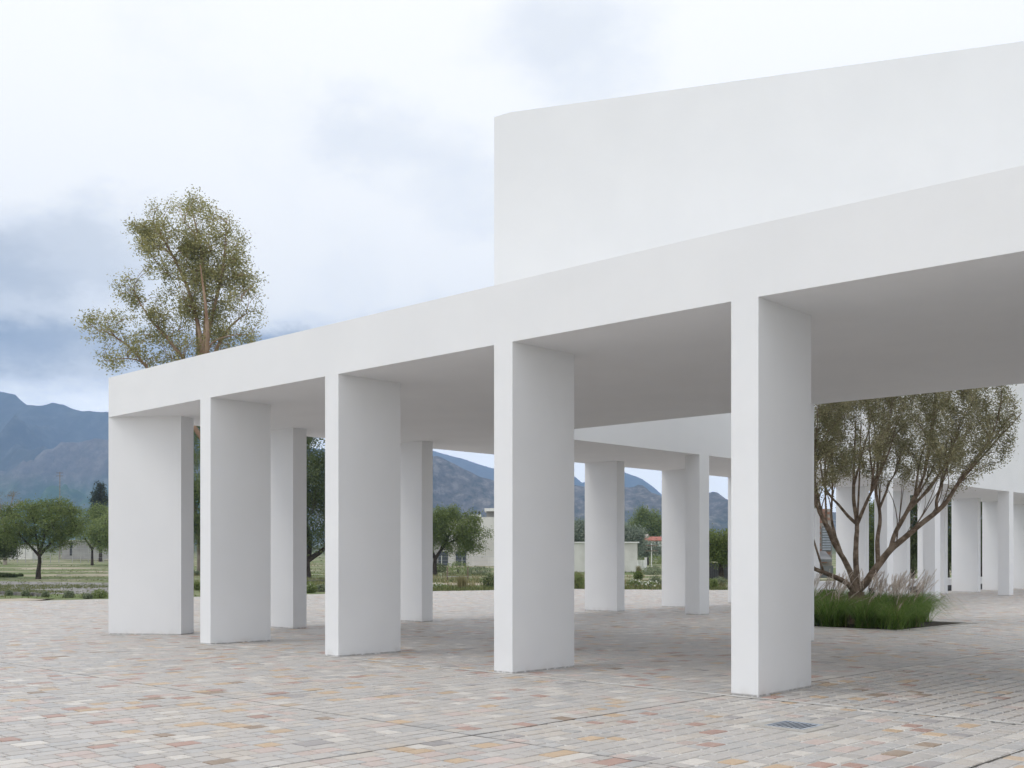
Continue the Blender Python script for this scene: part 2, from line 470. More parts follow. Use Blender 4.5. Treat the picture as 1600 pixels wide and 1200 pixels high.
JU = [-40 + 3.92 * k for k in range(0, 24)]
off = min(JU, key=lambda a: abs(a - 11.72)); JU = [a + 11.72 - off for a in JU]
JV = [-17.2, -12.9, -8.6, -4.3, 0.0, 4.3, 8.62, 12.95, 17.3, 21.6, 25.9, 30.2, 34.5, 38.8, 43.1, 47.4, 51.7, 56]
def palette():
    r = random.random()
    j = lambda a, s: max(0.02, random.gauss(a, s))
    k = random.gauss(1.0, 0.065)
    k = 1 + (k - 1) * 0.8
    if r < 0.50: c = (0.470 * k, 0.460 * k, 0.450 * k)
    elif r < 0.64: c = (0.430 * k, 0.436 * k, 0.442 * k)
    elif r < 0.78: c = (0.500 * k, 0.470 * k, 0.435 * k)
    elif r < 0.85: c = (0.510 * k, 0.430 * k, 0.405 * k)
    elif r < 0.89: c = (0.520 * k, 0.390 * k, 0.260 * k)
    elif r < 0.955: c = (0.595 * k, 0.580 * k, 0.552 * k)
    elif r < 0.98: c = (0.40 * k, 0.255 * k, 0.215 * k)
    elif r < 0.99: c = (0.30 * k, 0.225 * k, 0.165 * k)
    else: c = (0.33 * k, 0.32 * k, 0.33 * k)
    return (min(0.7, c[0] * 1.0), min(0.7, c[1] * 0.965), min(0.7, c[2] * 0.94), 1.0)

stones = []
for ju0, ju1 in zip(JU[:-1], JU[1:]):
    for jv0, jv1 in zip(JV[:-1], JV[1:]):
        cx, cy = W((ju0 + ju1) / 2, (jv0 + jv1) / 2)
        if cy < 3 or abs(cx) > 0.46 * max(cy, 0) + 9: continue
        grout = 0.030 if (ju0 > 15 and -5 < jv0 < 0.5) else random.choice((0.009, 0.011, 0.013))
        rows = random.choice((19, 20, 21))
        wd = (ju1 - ju0 - 0.014) / rows
        cuts = [ju0 + 0.007 + wd * k + (random.uniform(-0.015, 0.015) if 0 < k < rows else 0) for k in range(rows + 1)]
        for r_ in range(rows):
            vv = jv0 + 0.007
            while vv < jv1 - 0.008:
                ln = random.choice((0.16, 0.18, 0.20, 0.22, 0.25, 0.30)) * random.uniform(0.93, 1.07)
                if jv1 - 0.007 - (vv + ln) < 0.11: ln = jv1 - 0.007 - vv
                u0, u1, v0, v1 = cuts[r_] + grout / 2, cuts[r_ + 1] - grout / 2, vv + grout / 2, vv + ln - grout / 2
                vv += ln
                x, y = W((u0 + u1) / 2, (v0 + v1) / 2)
                if y < 6.5 or abs(x) > 0.457 * y + 3.0: continue
                if y > 22 and not in_poly(x, y, pave): continue
                if u1 > BED[0] - 0.09 and u0 < BED[1] + 0.09 and v1 > BED[2] - 0.09 and v0 < BED[3] + 0.09: continue
                if abs((u0 + u1) / 2 - GRATE[0]) < 0.36 and abs((v0 + v1) / 2 - GRATE[1]) < 0.36: continue
                stones.append((y * y / max(0.02, (u1 - u0) * (v1 - v0)) if (abs(x) < 0.455 * y and y > 8.65) else 9e9, u0, u1, v0, v1))
stones.sort(key=lambda s: s[0])

def stone_geo(u0, u1, v0, v1, detail=True):
    j = lambda: random.uniform(-0.0065, 0.0065)
    c4 = [(u0 + j(), v0 + j()), (u1 + j(), v0 + j()), (u1 + j(), v1 + j()), (u0 + j(), v1 + j())]
    mu, mv = (u0 + u1) / 2, (v0 + v1) / 2
    lift = random.uniform(-0.0018, 0.0014); tu, tv = random.uniform(-0.004, 0.004), random.uniform(-0.004, 0.004)
    bev = 0.004
    V = []
    for (a, b) in c4:
        p = W(a, b); V.append((p.x, p.y, -0.0135))
    for (a, b) in c4:
        a2 = a + (bev if a < mu else -bev); b2 = b + (bev if b < mv else -bev)
        p = W(a2, b2); V.append((p.x, p.y, lift + tu * (a2 - mu) + tv * (b2 - mv)))
    Fq = [(4, 7, 6, 5), (0, 4, 5, 1), (1, 5, 6, 2), (2, 6, 7, 3), (3, 7, 4, 0)]
    return V, Fq

for s in stones[:300]:
    V, Fq = stone_geo(*s[1:])
    c = palette()
    link('paving_stone', mesh_np('paving_stone', V, [f[::-1] for f in Fq], fcol=[c] * 5), M['paving_stone'], paving)
AV, AF, AC = [], [], []
for s in stones[300:]:
    V, Fq = stone_geo(*s[1:]); o = len(AV); c = palette()
    AV += V; AF += [tuple(i + o for i in f[::-1]) for f in Fq]; AC += [c] * 5
tag(link('paving_stones', mesh_np('paving_stones', AV, AF, fcol=AC), M['paving_stone'], paving), kind='stuff')

def strip(name, a, b, wd, z, mat, wob=0.0):
    a, b = Vector(a), Vector(b); d = (b - a).normalized(); n = Vector((-d.y, d.x)) * wd / 2
    k = max(2, int((b - a).length / 0.5)); V = []
    for i in range(k + 1):
        p = a + (b - a) * i / k
        w1, w2 = 1 + random.uniform(-wob, wob), 1 + random.uniform(-wob, wob)
        V += [(*(p - n * w1), z), (*(p + n * w2), z)]
    return link(name, mesh_np(name, V, [(2 * i, 2 * i + 2, 2 * i + 3, 2 * i + 1)[::-1] for i in range(k)]), M[mat], paving)
for u in JU:
    if -9 < u < 25: strip('joint', W(u, -17), W(u, 12.9 if BED[0] < u < BED[1] + .1 else 22), 0.017, -0.0035, 'joint_dark', 0.35)
for v in JV:
    if -18 < v < 22 and v != 0.0: strip('joint', W(-14, v), W(30, v), 0.017, -0.003, 'joint_dark', 0.35)
for (u0_, u1_) in ((15.66, 19.55), (19.58, 23.4)):
    link('grout_sheet', poly_mesh('grout_sheet', [(*W(a, b), -0.0075) for a, b in ((u0_, -4.28), (u1_, -4.28), (u1_, -0.02), (u0_, -0.02))], [(0, 1, 2, 3)]), M['lime_band'], paving)
strip('mortar_band', W(-0.2, -0.10), W(26, -0.10), 0.10, 0.0032, 'lime_band', 0.4)

# kerb and soil of the planting bed
b0, b1, b2, b3 = BED
bed = empty('planting_bed', (*W((b0 + b1) / 2, (b2 + b3) / 2), 0), 'square planting bed with a thin concrete edging round the courtyard tree', 'planting bed')
V = [(*W(a, b), -0.004) for a, b in ((b0, b2), (b1, b2), (b1, b3), (b0, b3))]
link('soil', poly_mesh('soil', V, [(0, 3, 2, 1)]), M['soil'], bed)
e = 0.07
for (a0, a1, c0, c1) in ((b0 - e, b1 + e, b2 - e, b2), (b0 - e, b1 + e, b3, b3 + e), (b0 - e, b0, b2, b3), (b1, b1 + e, b2, b3)):
    pts = [tuple(W(a, b)) for a, b in ((a0, c0), (a1, c0), (a1, c1), (a0, c1))]
    link('edging', prism('edging', pts, -0.02, 0.012), M['edging_concrete'], bed)

# ------------------------------------------------------------------ the white building
SOFFIT, TOP = 4.678, 5.53
P = [Vector(p) for p in ((-8.70, 24.15), (-5.972, 21.46), (-3.132, 18.77), (-0.256, 16.03), (2.609, 13.33), (5.50, 10.80), (8.50, 8.36), (11.6, 6.02), (14.9, 3.8))]
building = empty('portico_building', (*W(4, 6), 0), 'white rendered portico building with blade columns and a tall blank upper volume', 'building')
outline = [tuple(p) for p in P] + [(19.6, 9.9), (14.2, 14.75), (8.95, 19.50), (4.59, 23.42), tuple(W(4.35, 8.6)), tuple(W(4.35, 60)), tuple(W(0, 60))]
link('roof_slab', prism('roof_slab', outline, SOFFIT, TOP), M['white_render'], building)
# upper volume over the front wing: one long blank wall turned a little towards the camera, its top corner cut
U2 = Vector((-0.024, 20.83)); U1 = U2 - Vector((0.945, -0.327)) * 0.329; U3 = U2 + Vector((0.945, -0.327)) * 12.0
um = prism('upper_volume', [tuple(U1), tuple(U2), tuple(U3), tuple(U1 + UV_V * 4.9)], TOP, 9.93, bottom=False)
for vt in um.vertices:
    if vt.co.z > 9 and (Vector((vt.co.x, vt.co.y)) - U1).length < 0.05: vt.co.z -= 0.05
link('upper_volume', um, M['white_render'], building)
link('rear_volume', prism('rear_volume', [tuple(W(0, 12.5)), tuple(W(4.35, 12.5)), tuple(W(4.35, 60)), tuple(W(0, 60))], TOP, 11.0, bottom=False), M['white_render'], building)
def column(pts): return link('column', prism('column', [tuple(p) for p in pts], -0.05, SOFFIT, top=False), M['white_render'], building)
column([(-8.70, 24.15), (-7.07, 23.93), (-6.95, 24.45), (-8.25, 24.62)])
for k in range(1, 8):
    d = (P[k + 1] - P[k]).normalized(); n = Vector((-d.y, d.x))
    if n.y < 0: n = -n
    A = P[k]; B = A + d * 0.36
    column([A, B, B + n * 1.35, A + n * 1.35])
for v in (3.87, 7.87, 11.9, 15.97, 20.1, 24.25, 28.4, 32.6, 36.6, 40.7, 44.7, 48.7, 52.7):
    column([W(0, v), W(1.30, v), W(1.30, v + 0.38), W(0, v + 0.38)])
for v in (15.98, 20.2, 28.2, 32.45, 40.45, 48.5):
    column([W(3.85, v), W(4.35, v), W(4.35, v + 0.5), W(3.85, v + 0.5)])
for u in (11.55, 19.5):
    column([W(u, 8.18), W(u + 0.5, 8.18), W(u + 0.5, 8.60), W(u, 8.60)])

# unseen closed hall, added at the right to block light and darken the soffit
link('hall_wall', prism('hall_wall', [(9.4, 9.3), (14.6, 5.2), (18.4, 10.0), (13.2, 14.6)], -0.05, SOFFIT, top=False), M['white_render'], building)

# low white bench along the rear wing
bench = empty('stone_bench', (*W(-0.9, 40), 0), 'low white slab bench behind the far columns', 'bench')
link('seat', prism('seat', [tuple(W(a, b)) for a, b in ((-1.3, 29), (-0.75, 29), (-0.75, 58), (-1.3, 58))], 0.30, 0.66), M['white_render'], bench)
link('base', prism('base', [tuple(W(a, b)) for a, b in ((-1.2, 29.1), (-0.85, 29.1), (-0.85, 57.9), (-1.2, 57.9))], -0.01, 0.30, top=False), M['dark_paint'], bench)  # dark colour stands in for the shaded slot beneath the seat

# drain
gu, gv, gh = GRATE
drain = empty('drain_grate', (*W(gu, gv), 0), 'square galvanised drain grate set in the paving in front of the columns', 'drain')
h2 = gh + 0.10
fr = []
for (a0, a1, c0, c1) in ((-h2, h2, -h2, -gh), (-h2, h2, gh, h2), (-h2, -gh, -gh, gh), (gh, h2, -gh, gh)):
    link('surround', prism('surround', [tuple(W(gu + a, gv + c)) for a, c in ((a0, c0), (a1, c0), (a1, c1), (a0, c1))], -0.02, 0.003), M['edging_concrete'], drain)
for (a0, a1, c0, c1) in ((-gh + .001, gh - .001, -gh + .001, -gh + .02), (-gh + .001, gh - .001, gh - .02, gh - .001), (-gh + .001, -gh + .02, -gh + .02, gh - .02), (gh - .02, gh - .001, -gh + .02, gh - .02)):
    link('frame', prism('frame', [tuple(W(gu + a, gv + c)) for a, c in ((a0, c0), (a1, c0), (a1, c1), (a0, c1))], -0.02, 0.006), M['galvanised'], drain)
link('pit', poly_mesh('pit', [(*W(gu + a, gv + c), -0.0045) for a, c in ((-gh, -gh), (gh, -gh), (gh, gh), (-gh, gh))], [(0, 1, 2, 3)]), M['pit_dark'], drain)  # black sheet close under the bars; the hole's shade is in its colour
for k in range(8):
    a = -gh + 0.045 + k * (2 * gh - 0.09) / 7
    link('bar', prism('bar', [tuple(W(gu + x, gv + c)) for x, c in ((a - .009, -gh + .02), (a + .009, -gh + .02), (a + .009, gh - .02), (a - .009, gh - .02))], -0.002, 0.001), M['galvanised'], drain)

# ------------------------------------------------------------------ plants
def leaves_mesh(name, C, size, aspect=0.42, droop=0.0, tint=None, up=0.0):
    """diamond leaves at points C"""
    C = np.asarray(C, dtype=np.float32); n = len(C)
    a = rng.normal(size=(n, 3)); a[:, 2] = a[:, 2] * (1 - abs(droop)) - droop * 1.2 + up
    a /= np.linalg.norm(a, axis=1, keepdims=True)
    b = np.cross(a, rng.normal(size=(n, 3))); b /= np.linalg.norm(b, axis=1, keepdims=True) + 1e-9
    L = size * rng.uniform(0.65, 1.35, (n, 1)) / 2
    V = np.stack([C - a * L, C + b * L * aspect, C + a * L, C - b * L * aspect], axis=1).reshape(-1, 3)
    Fq = np.arange(n * 4).reshape(n, 4)
    if tint is None: tint = rng.uniform(0, 1, n)
    return mesh_np(name, V, Fq, fattr=np.clip(tint, 0, 1))

def smooth_path(pts, step=0.12):
    """Catmull-Rom through the points"""
    P_ = [pts[0] * 2 - pts[1]] + list(pts) + [pts[-1] * 2 - pts[-2]]; out_ = []
    for i in range(1, len(P_) - 2):
        a, b, c, d = P_[i - 1:i + 3]; m_ = max(2, min(12, int((c - b).length / step)))
        for k in range(m_):
            f = k / m_
            out_.append(0.5 * ((2 * b) + (c - a) * f + (2 * a - 5 * b + 4 * c - d) * f * f + (3 * b - a - 3 * c + d) * f ** 3))
    out_.append(P_[-2]); return out_

def grow(stems, targets, seg, r_base, r_tip, up_cost=1.5, bow=0.45, slope=0.45):
    """chains (points, radii): the given stems, main branches off the stems, side branches off those"""
    chains = []; N, D, Rr = [], [], []            # nodes that may carry a branch
    for i, st in enumerate(stems):
        pth = smooth_path([Vector(p) for p in st], seg)
        L = sum((b - a).length for a, b in zip(pth[:-1], pth[1:]))
        if i == 0: rr = [r_base * (1.15 - 0.45 * k / (len(pth) - 1) + 0.25 * max(0, 1 - k / 3)) for k in range(len(pth))]
        else: rr = [(r_base * 0.62) * (1 - k / (len(pth) - 1)) ** 0.9 + r_tip * 2.2 for k in range(len(pth))]
        chains.append((pth, rr))
        for k in range(len(pth)):
            if i == 0 and k < len(pth) * 0.75: continue
            d = (pth[min(k + 1, len(pth) - 1)] - pth[max(k - 1, 0)]).normalized()
            N.append(tuple(pth[k])); D.append(d); Rr.append(rr[k])
    def attach(tg, r_max, N, D, Rr):
        A = np.array(N); df = A - np.array(tg); dist = np.sqrt((df ** 2).sum(1))
        cost = dist + up_cost * np.maximum(0, df[:, 2] + slope * dist)
        i = int(np.argmin(cost)); p0 = Vector(N[i]); d = D[i]; L = (tg - p0).length
        c1 = p0 + (d * 0.7 + Vector((0, 0, 0.3))) * L * bow
        m_ = max(3, min(9, int(L / (seg * 0.6)))); pts = []
        for k in range(m_ + 1):
            f = k / m_; pts.append(p0 * (1 - f) ** 2 + c1 * 2 * f * (1 - f) + tg * f * f)
        r0 = min(r_max, Rr[i] * 0.6)
        return pts, [max(r_tip, r0 * (1 - f_ / m_ * 0.8)) for f_ in range(m_ + 1)]
    n1 = max(8, len(targets) // 6)
    N2, D2, R2 = list(N), list(D), list(Rr)
    for tg in targets[:n1]:
        pts, rr = attach(tg, r_base * 0.3, N, D, Rr); chains.append((pts, rr))
        for k in range(1, len(pts)):
            N2.append(tuple(pts[k])); D2.append((pts[k] - pts[k - 1]).normalized()); R2.append(rr[k])
    for tg in targets[n1:]:
        chains.append(attach(tg, r_base * 0.1, N2, D2, R2))
    return chains

def lobes_points(lobes, Y, n, shell=0.45, dscale=1.0):
    """random points in the union of ellipsoids given as (px, py, rx, ry)"""
    out_ = []; wts = [l[2] * l[3] for l in lobes]
    while len(out_) < n:
        cx, cy, rx, ry = random.choices(lobes, wts)[0]
        d = Vector((random.gauss(0, 1), random.gauss(0, 1), random.gauss(0, 1))).normalized() * (random.uniform(shell ** 3, 1) ** (1 / 3))
        k = Y / F
        out_.append(Vector((pxX(cx, Y) + d.x * rx * k, Y + d.y * rx * k * dscale, pxZ(cy, Y) + d.z * ry * k)))
    return out_

def make_tree(name, label, Y, base_x, stems, lobes, ncl, per, leaf, lmat, bmat, r_base, r_tip=0.012, cl_r=0.5, group=None, seg=0.6, aspect=0.42, droop=0.0,
              cat='tree', up_cost=1.5, shell=0.45, z0=None, sides=6, dscale=1.0, bow=0.18, flat=1.0):
    z0 = gz(Y) if z0 is None else z0
    bx_ = pxX(base_x, Y)
    root = empty(name, (bx_, Y, z0), label, cat, group)
    sts = []
    for i, s in enumerate(stems):
        pts = [Vector((pxX(p[0], Y) , Y + (p[2] if len(p) > 2 else 0), pxZ(p[1], Y))) for p in s]
        if i == 0: pts = [Vector((bx_, Y, z0 - 0.1))] + pts
        sts.append(pts)
    more = []
    for (cx, cy, rx, ry) in lobes:
        for q in range(2):
            a_ = random.uniform(-0.5, math.pi + 0.5)
            more.append((cx + math.cos(a_) * rx * 0.95, cy - math.sin(a_) * ry * 0.95, rx * 0.34, ry * 0.34))
    tg = lobes_points(lobes, Y, int(ncl * 0.78), shell, dscale) + lobes_points(more, Y, ncl - int(ncl * 0.78), 0.2, dscale)
    random.shuffle(tg)
    ch = grow(sts, tg, seg, r_base, r_tip, up_cost)
    ns = len(sts)
    link('trunk', tubes_mesh('trunk', ch[:ns], 8), M[bmat], root)
    link('branches', tubes_mesh('branches', ch[ns:], 4), M[bmat], root)
    T = np.array([tuple(q) for q in tg])
    C = np.repeat(T, per, axis=0)
    g_ = rng.normal(size=C.shape) * cl_r * 0.55; g_[:, 2] *= flat
    C = C + g_ - np.array([0, 0, 0.15 * cl_r])
    tint = np.repeat(rng.uniform(0.0, 0.75, len(T)), per) + rng.uniform(-0.15, 0.4, len(C))
    link('crown', leaves_mesh('crown', C, leaf, aspect, droop, tint), M[lmat], root)
    return root

# --- tall eucalypt behind the portico corner
make_tree('eucalyptus_tree', 'tall open eucalyptus with reddish stems rising behind the left end of the roof', 85, 324,
          [[(323, 760), (319, 640), (318, 570)],
           [(318, 570), (312, 520), (300, 470), (285, 430), (262, 385), (240, 350)],
           [(318, 570), (321, 500), (319, 440), (312, 380), (300, 330)],
           [(319, 560), (330, 500), (342, 450), (350, 405), (352, 370)],
           [(320, 600), (338, 545), (360, 510), (385, 490)],
           [(319, 640), (296, 575), (262, 530), (236, 500), (212, 462)],
           [(319, 690), (270, 620), (230, 575), (200, 540), (160, 515)],
           [(318, 590), (300, 560, 2), (290, 500, 3), (288, 450, 3)],
           [(318, 590), (335, 560, -2), (340, 510, -3), (330, 430, -3)]],
          [(296, 352, 70, 40), (262, 392, 52, 42), (335, 395, 48, 50), (300, 440, 62, 55), (345, 460, 52, 50), (372, 505, 40, 36), (290, 520, 60, 40), (345, 540, 58, 30),
           (228, 368, 22, 26), (372, 405, 26, 32), (384, 445, 24, 26), (345, 352, 34, 30), (196, 452, 22, 24), (225, 490, 24, 22), (178, 512, 42, 26), (150, 505, 18, 18), (250, 545, 50, 34), (200, 560, 34, 22), (320, 600, 70, 40)],
          640, 80, 0.19, 'leaf_eucalypt', 'bark_eucalypt', 0.25, 0.018, 0.60, seg=0.9, aspect=0.42, droop=0.4, shell=0.45, up_cost=1.9, dscale=0.9)

# --- broad trees seen between the columns
make_tree('carob_tree', 'broad flat-topped dark green tree standing alone on the gravel at far left', 96, 60,
          [[(60, 893), (62, 878), (61, 868)], [(61, 868), (52, 858), (40, 846), (28, 832)], [(62, 868), (66, 850), (72, 832), (84, 815)], [(62, 866), (58, 845), (54, 820)], [(62, 868), (76, 852), (92, 838), (106, 826)]],
          [(60, 812, 62, 26), (35, 818, 40, 26), (88, 816, 40, 26), (62, 796, 48, 18), (22, 836, 28, 20), (100, 832, 26, 18), (78, 848, 30, 12)],
          340, 80, 0.16, 'leaf_algarrobo', 'bark_dark', 0.19, 0.012, 0.55, shell=0.35, flat=0.7)
make_tree('carob_tree', 'low dark tree cut off by the left edge of the picture', 100, -16,
          [[(-16, 890), (-14, 870)], [(-14, 870), (-6, 855), (4, 848)], [(-14, 870), (-30, 850)]],
          [(-16, 842, 40, 24), (-2, 850, 26, 18), (2, 862, 20, 12)], 180, 80, 0.17, 'leaf_dark', 'bark_dark', 0.22, 0.012, 0.5)
make_tree('feathery_tree', 'pale green feathery tree beside the first column at far left', 170, 144,
          [[(144, 880), (144, 858)], [(144, 858), (132, 840), (124, 825)], [(144, 858), (156, 838), (164, 820)]],
          [(142, 820, 34, 30), (120, 822, 20, 22), (165, 825, 26, 34)], 190, 60, 0.26, 'leaf_light', 'bark_dark', 0.22, 0.02, 0.9)
make_tree('feathery_tree', 'second pale green tree half hidden by the first column at far left', 160, 176,
          [[(176, 878), (175, 858)], [(175, 858), (166, 842), (162, 828)], [(175, 858), (190, 838)]],
          [(178, 828, 34, 28), (160, 838, 18, 18)], 150, 60, 0.26, 'leaf_light', 'bark_dark', 0.2, 0.02, 0.9)
make_tree('bare_tree', 'leafless grey tree poking up at the left edge', 175, 8,
          [[(8, 860), (7, 825)], [(7, 825), (14, 800), (20, 778)], [(7, 825), (0, 795), (-4, 772)], [(14, 800), (24, 790), (36, 782)]],
          [(6, 790, 24, 24), (-14, 795, 18, 24)], 150, 8, 0.30, 'leaf_bare', 'bark_pale', 0.25, 0.03, 0.6, aspect=0.2)
root = make_tree('conifer_tree', 'dark narrow conifer behind the pale trees at far left', 215, 157,
          [[(157, 850), (157, 800), (157, 765), (157, 757)]],
          [(157, 762, 4, 8), (157, 774, 9, 9), (157, 788, 13, 12), (157, 806, 16, 14), (158, 828, 18, 14)], 200, 34, 0.42, 'leaf_conifer', 'bark_dark', 0.28, 0.03, 0.7, droop=0.4, shell=0.2)
make_tree('big_shade_tree', 'large dark shade tree with a forked black trunk between the second and third columns', 100, 478,
          [[(478, 888), (480, 876)], [(480, 876), (484, 855), (478, 815), (470, 770)], [(480, 876), (492, 868), (506, 858), (528, 832), (540, 790)], [(484, 850), (455, 815), (430, 780)]],
          [(470, 740, 75, 58), (520, 760, 55, 55), (420, 770, 60, 60), (485, 810, 62, 42), (500, 700, 45, 30), (440, 690, 50, 30), (495, 845, 22, 12)],
          620, 80, 0.21, 'leaf_dark', 'bark_dark', 0.38, 0.014, 0.75, shell=0.3)
make_tree('dense_tree', 'dark leafy tree with a pale twisted stem in the gap beside the second column', 120, 312,
          [[(312, 880), (311, 850), (309, 815)], [(309, 815), (303, 785), (300, 765), (301, 735)], [(309, 815), (322, 790), (326, 750)], [(303, 785), (312, 800)]],
          [(308, 740, 48, 50), (300, 800, 46, 40), (320, 690, 40, 34), (285, 830, 36, 24), (330, 830, 34, 26)], 420, 70, 0.24, 'leaf_algarrobo', 'bark_pale', 0.26, 0.014, 0.8, shell=0.3)
make_tree('carob_tree', 'light green spreading tree in front of the pale plastered building', 112, 679,
          [[(679, 888), (680, 874)], [(680, 874), (690, 858), (706, 846), (728, 838)], [(680, 874), (672, 850), (668, 826)], [(690, 858), (702, 835), (712, 818)]],
          [(712, 826, 40, 24), (736, 840, 26, 22), (690, 822, 34, 26), (660, 832, 40, 30), (715, 852, 30, 14), (700, 806, 22, 12)], 400, 80, 0.17, 'leaf_algarrobo', 'bark_dark', 0.24, 0.012, 0.55, shell=0.3)
make_tree('olive_tree', 'grey-green olive tree behind the white garden wall, left one', 150, 900,
          [[(900, 860), (899, 845)], [(899, 845), (892, 835)], [(899, 845), (908, 832)]], [(900, 834, 20, 17), (886, 838, 18, 14), (912, 838, 14, 12)], 150, 60, 0.26, 'leaf_silver', 'bark_pale', 0.2, 0.016, 0.7)
make_tree('olive_tree', 'grey-green olive tree behind the white garden wall, right one', 152, 984,
          [[(984, 860), (983, 846)], [(983, 846), (976, 836)], [(983, 846), (992, 834)]], [(983, 835, 18, 14), (970, 838, 18, 14), (994, 846, 10, 10)], 150, 60, 0.26, 'leaf_silver', 'bark_pale', 0.2, 0.016, 0.7)
make_tree('shrub_tree', 'bushy grey-green shrub below the house with the red roof', 170, 1012,
          [[(1012, 872), (1011, 866)]], [(1010, 856, 14, 9), (1024, 858, 10, 8), (1000, 858, 10, 10)], 110, 50, 0.26, 'leaf_silver', 'bark_dark', 0.15, 0.016, 0.7)
make_tree('round_tree', 'rounded bright green tree rising above the house with the red roof', 270, 1012,
          [[(1012, 850), (1012, 835)], [(1012, 835), (1000, 820)], [(1012, 835), (1024, 818)]], [(1011, 818, 26, 20), (1024, 826, 22, 14), (998, 826, 16, 12)], 260, 70, 0.42, 'leaf_algarrobo', 'bark_dark', 0.35, 0.03, 1.2)
make_tree('garden_tree', 'small leafy tree in the gap left of the nearest column', 74, 1127,
          [[(1127, 895), (1126, 880)], [(1126, 880), (1118, 864), (1110, 850)], [(1126, 880), (1128, 860), (1126, 845)], [(1126, 880), (1138, 862)]],
          [(1122, 846, 30, 20), (1104, 852, 18, 16), (1142, 852, 20, 18), (1122, 866, 24, 14)], 240, 80, 0.13, 'leaf_algarrobo', 'bark_dark', 0.16, 0.01, 0.4)
for (bx_, top, Y, lab, lm, wdt) in ((1358, 782, 78, 'light green tree seen between far columns behind the courtyard tree', 'leaf_algarrobo', 34),
                                    (1425, 760, 76, 'dark tree seen through the narrow gap right of the courtyard tree stems', 'leaf_dark', 30),
                                    (1480, 755, 75, 'dark tree in the slit beside the widest far column', 'leaf_dark', 30),
                                    (1534, 752, 75, 'dark tree behind the far right columns', 'leaf_dark', 32),
                                    (1592, 750, 75, 'dark tree at the far right edge behind the columns', 'leaf_dark', 30)):
    make_tree('hedge_tree', lab, Y, bx_, [[(bx_, 895), (bx_ + 1, 862)], [(bx_, 862), (bx_ - 10, 835), (bx_ - 14, 810)], [(bx_, 862), (bx_ + 12, 830)]],
              [(bx_, (top + 850) / 2, wdt, (850 - top) / 2), (bx_ - 8, 850, wdt * 0.8, 24), (bx_ + 8, 872, wdt * 0.7, 18)], 300, 80, 0.14, lm, 'bark_dark', 0.16, 0.01, 0.42, group='trees beyond the rear colonnade', shell=0.2)

# --- the courtyard tree
TY = 28.2
stems = [
    [(1338, 945, 0), (1338, 925, 0)],
    [(1338, 925, 0), (1351, 911, -.05), (1368, 886, -.1), (1387, 859, -.2), (1403, 844, -.3), (1428, 821, -.4), (1453, 800, -.5), (1466, 784, -.6), (1478, 761, -.7), (1500, 728, -.8), (1528, 692, -.9), (1556, 652, -1.0)],
    [(1387, 859, -.2), (1399, 832, 0), (1420, 802, .2), (1447, 777, .4), (1468, 757, .5), (1492, 718, .6), (1510, 670, .7)],
    [(1399, 832, 0), (1408, 809, -.2), (1420, 777, -.4), (1432, 746, -.5), (1440, 700, -.6), (1448, 640, -.6)],
    [(1387, 859, -.2), (1403, 848, .1), (1404, 842, .1)],
    [(1370, 880, -.1), (1374, 844, .15), (1380, 815, .25), (1380, 794, .3), (1376, 771, .35), (1378, 746, .4), (1385, 700, .5), (1394, 640, .6)],
    [(1380, 794, .3), (1395, 767, .5), (1403, 750, .6), (1420, 728, .8), (1432, 690, 1.0)],
    [(1338, 925, 0), (1340, 907, .05), (1339, 873, .1), (1340, 840, .1), (1341, 819, .1), (1334, 782, 0), (1332, 760, -.1), (1331, 715, -.2), (1334, 650, -.2)],
    [(1341, 819, .1), (1331, 806, .3), (1318, 788, .4), (1307, 774, .5), (1299, 758, .6), (1295, 730, .7), (1292, 680, .8)],
    [(1341, 819, .1), (1347, 792, -.2), (1353, 771, -.4), (1362, 748, -.5), (1370, 710, -.6), (1378, 650, -.7)],
    [(1338, 925, 0), (1328, 898, -.1), (1318, 877, -.15), (1301, 852, -.2), (1289, 829, -.3), (1280, 815, -.4), (1268, 790, -.5), (1262, 740, -.6), (1258, 680, -.6)],
    [(1323, 888, -.1), (1316, 865, .1), (1309, 840, .2), (1297, 819, .3), (1287, 796, .4), (1279, 780, .5), (1274, 735, .7), (1272, 680, .8)],
    [(1309, 840, .2), (1308, 809, .5), (1312, 782, .7), (1315, 758, .8), (1318, 700, 1.0)],
    [(1334, 926, 0), (1322, 913, -.2), (1301, 902, -.3), (1280, 894, -.4), (1258, 884, -.5), (1238, 856, -.6), (1224, 800, -.7), (1216, 740, -.7)],
    [(1453, 800, -.5), (1449, 785, -.6), (1452, 760, -.8), (1462, 715, -1.0), (1475, 660, -1.1)],
]
YB = 28.2
root = empty('courtyard_tree', (pxX(1338, YB), YB, 0), 'many-stemmed olive-brown tree fanning up from the grass in the courtyard', 'tree')
sts = [[Vector((pxX(p[0], YB), YB + p[2], pxZ(p[1], YB))) for p in s] for s in stems]
sts[0] = [Vector((pxX(1338, YB), YB, -0.1))] + sts[0]
chains = []; extra = []
for i, st in enumerate(sts):
    if i == 0:
        chains.append((smooth_path(st), None)); continue
    pth = smooth_path(st)
    Ls = [0.0]
    for a, b in zip(pth[:-1], pth[1:]): Ls.append(Ls[-1] + (b - a).length)
    tot = Ls[-1]
    g1 = 0.85 if i in (1, 7, 10, 13) else 0.72
    rr = [g1 * (0.012 + 0.0185 * (tot - l)) + random.uniform(-.0025, .0025) for l in Ls]
    chains.append((pth, rr))
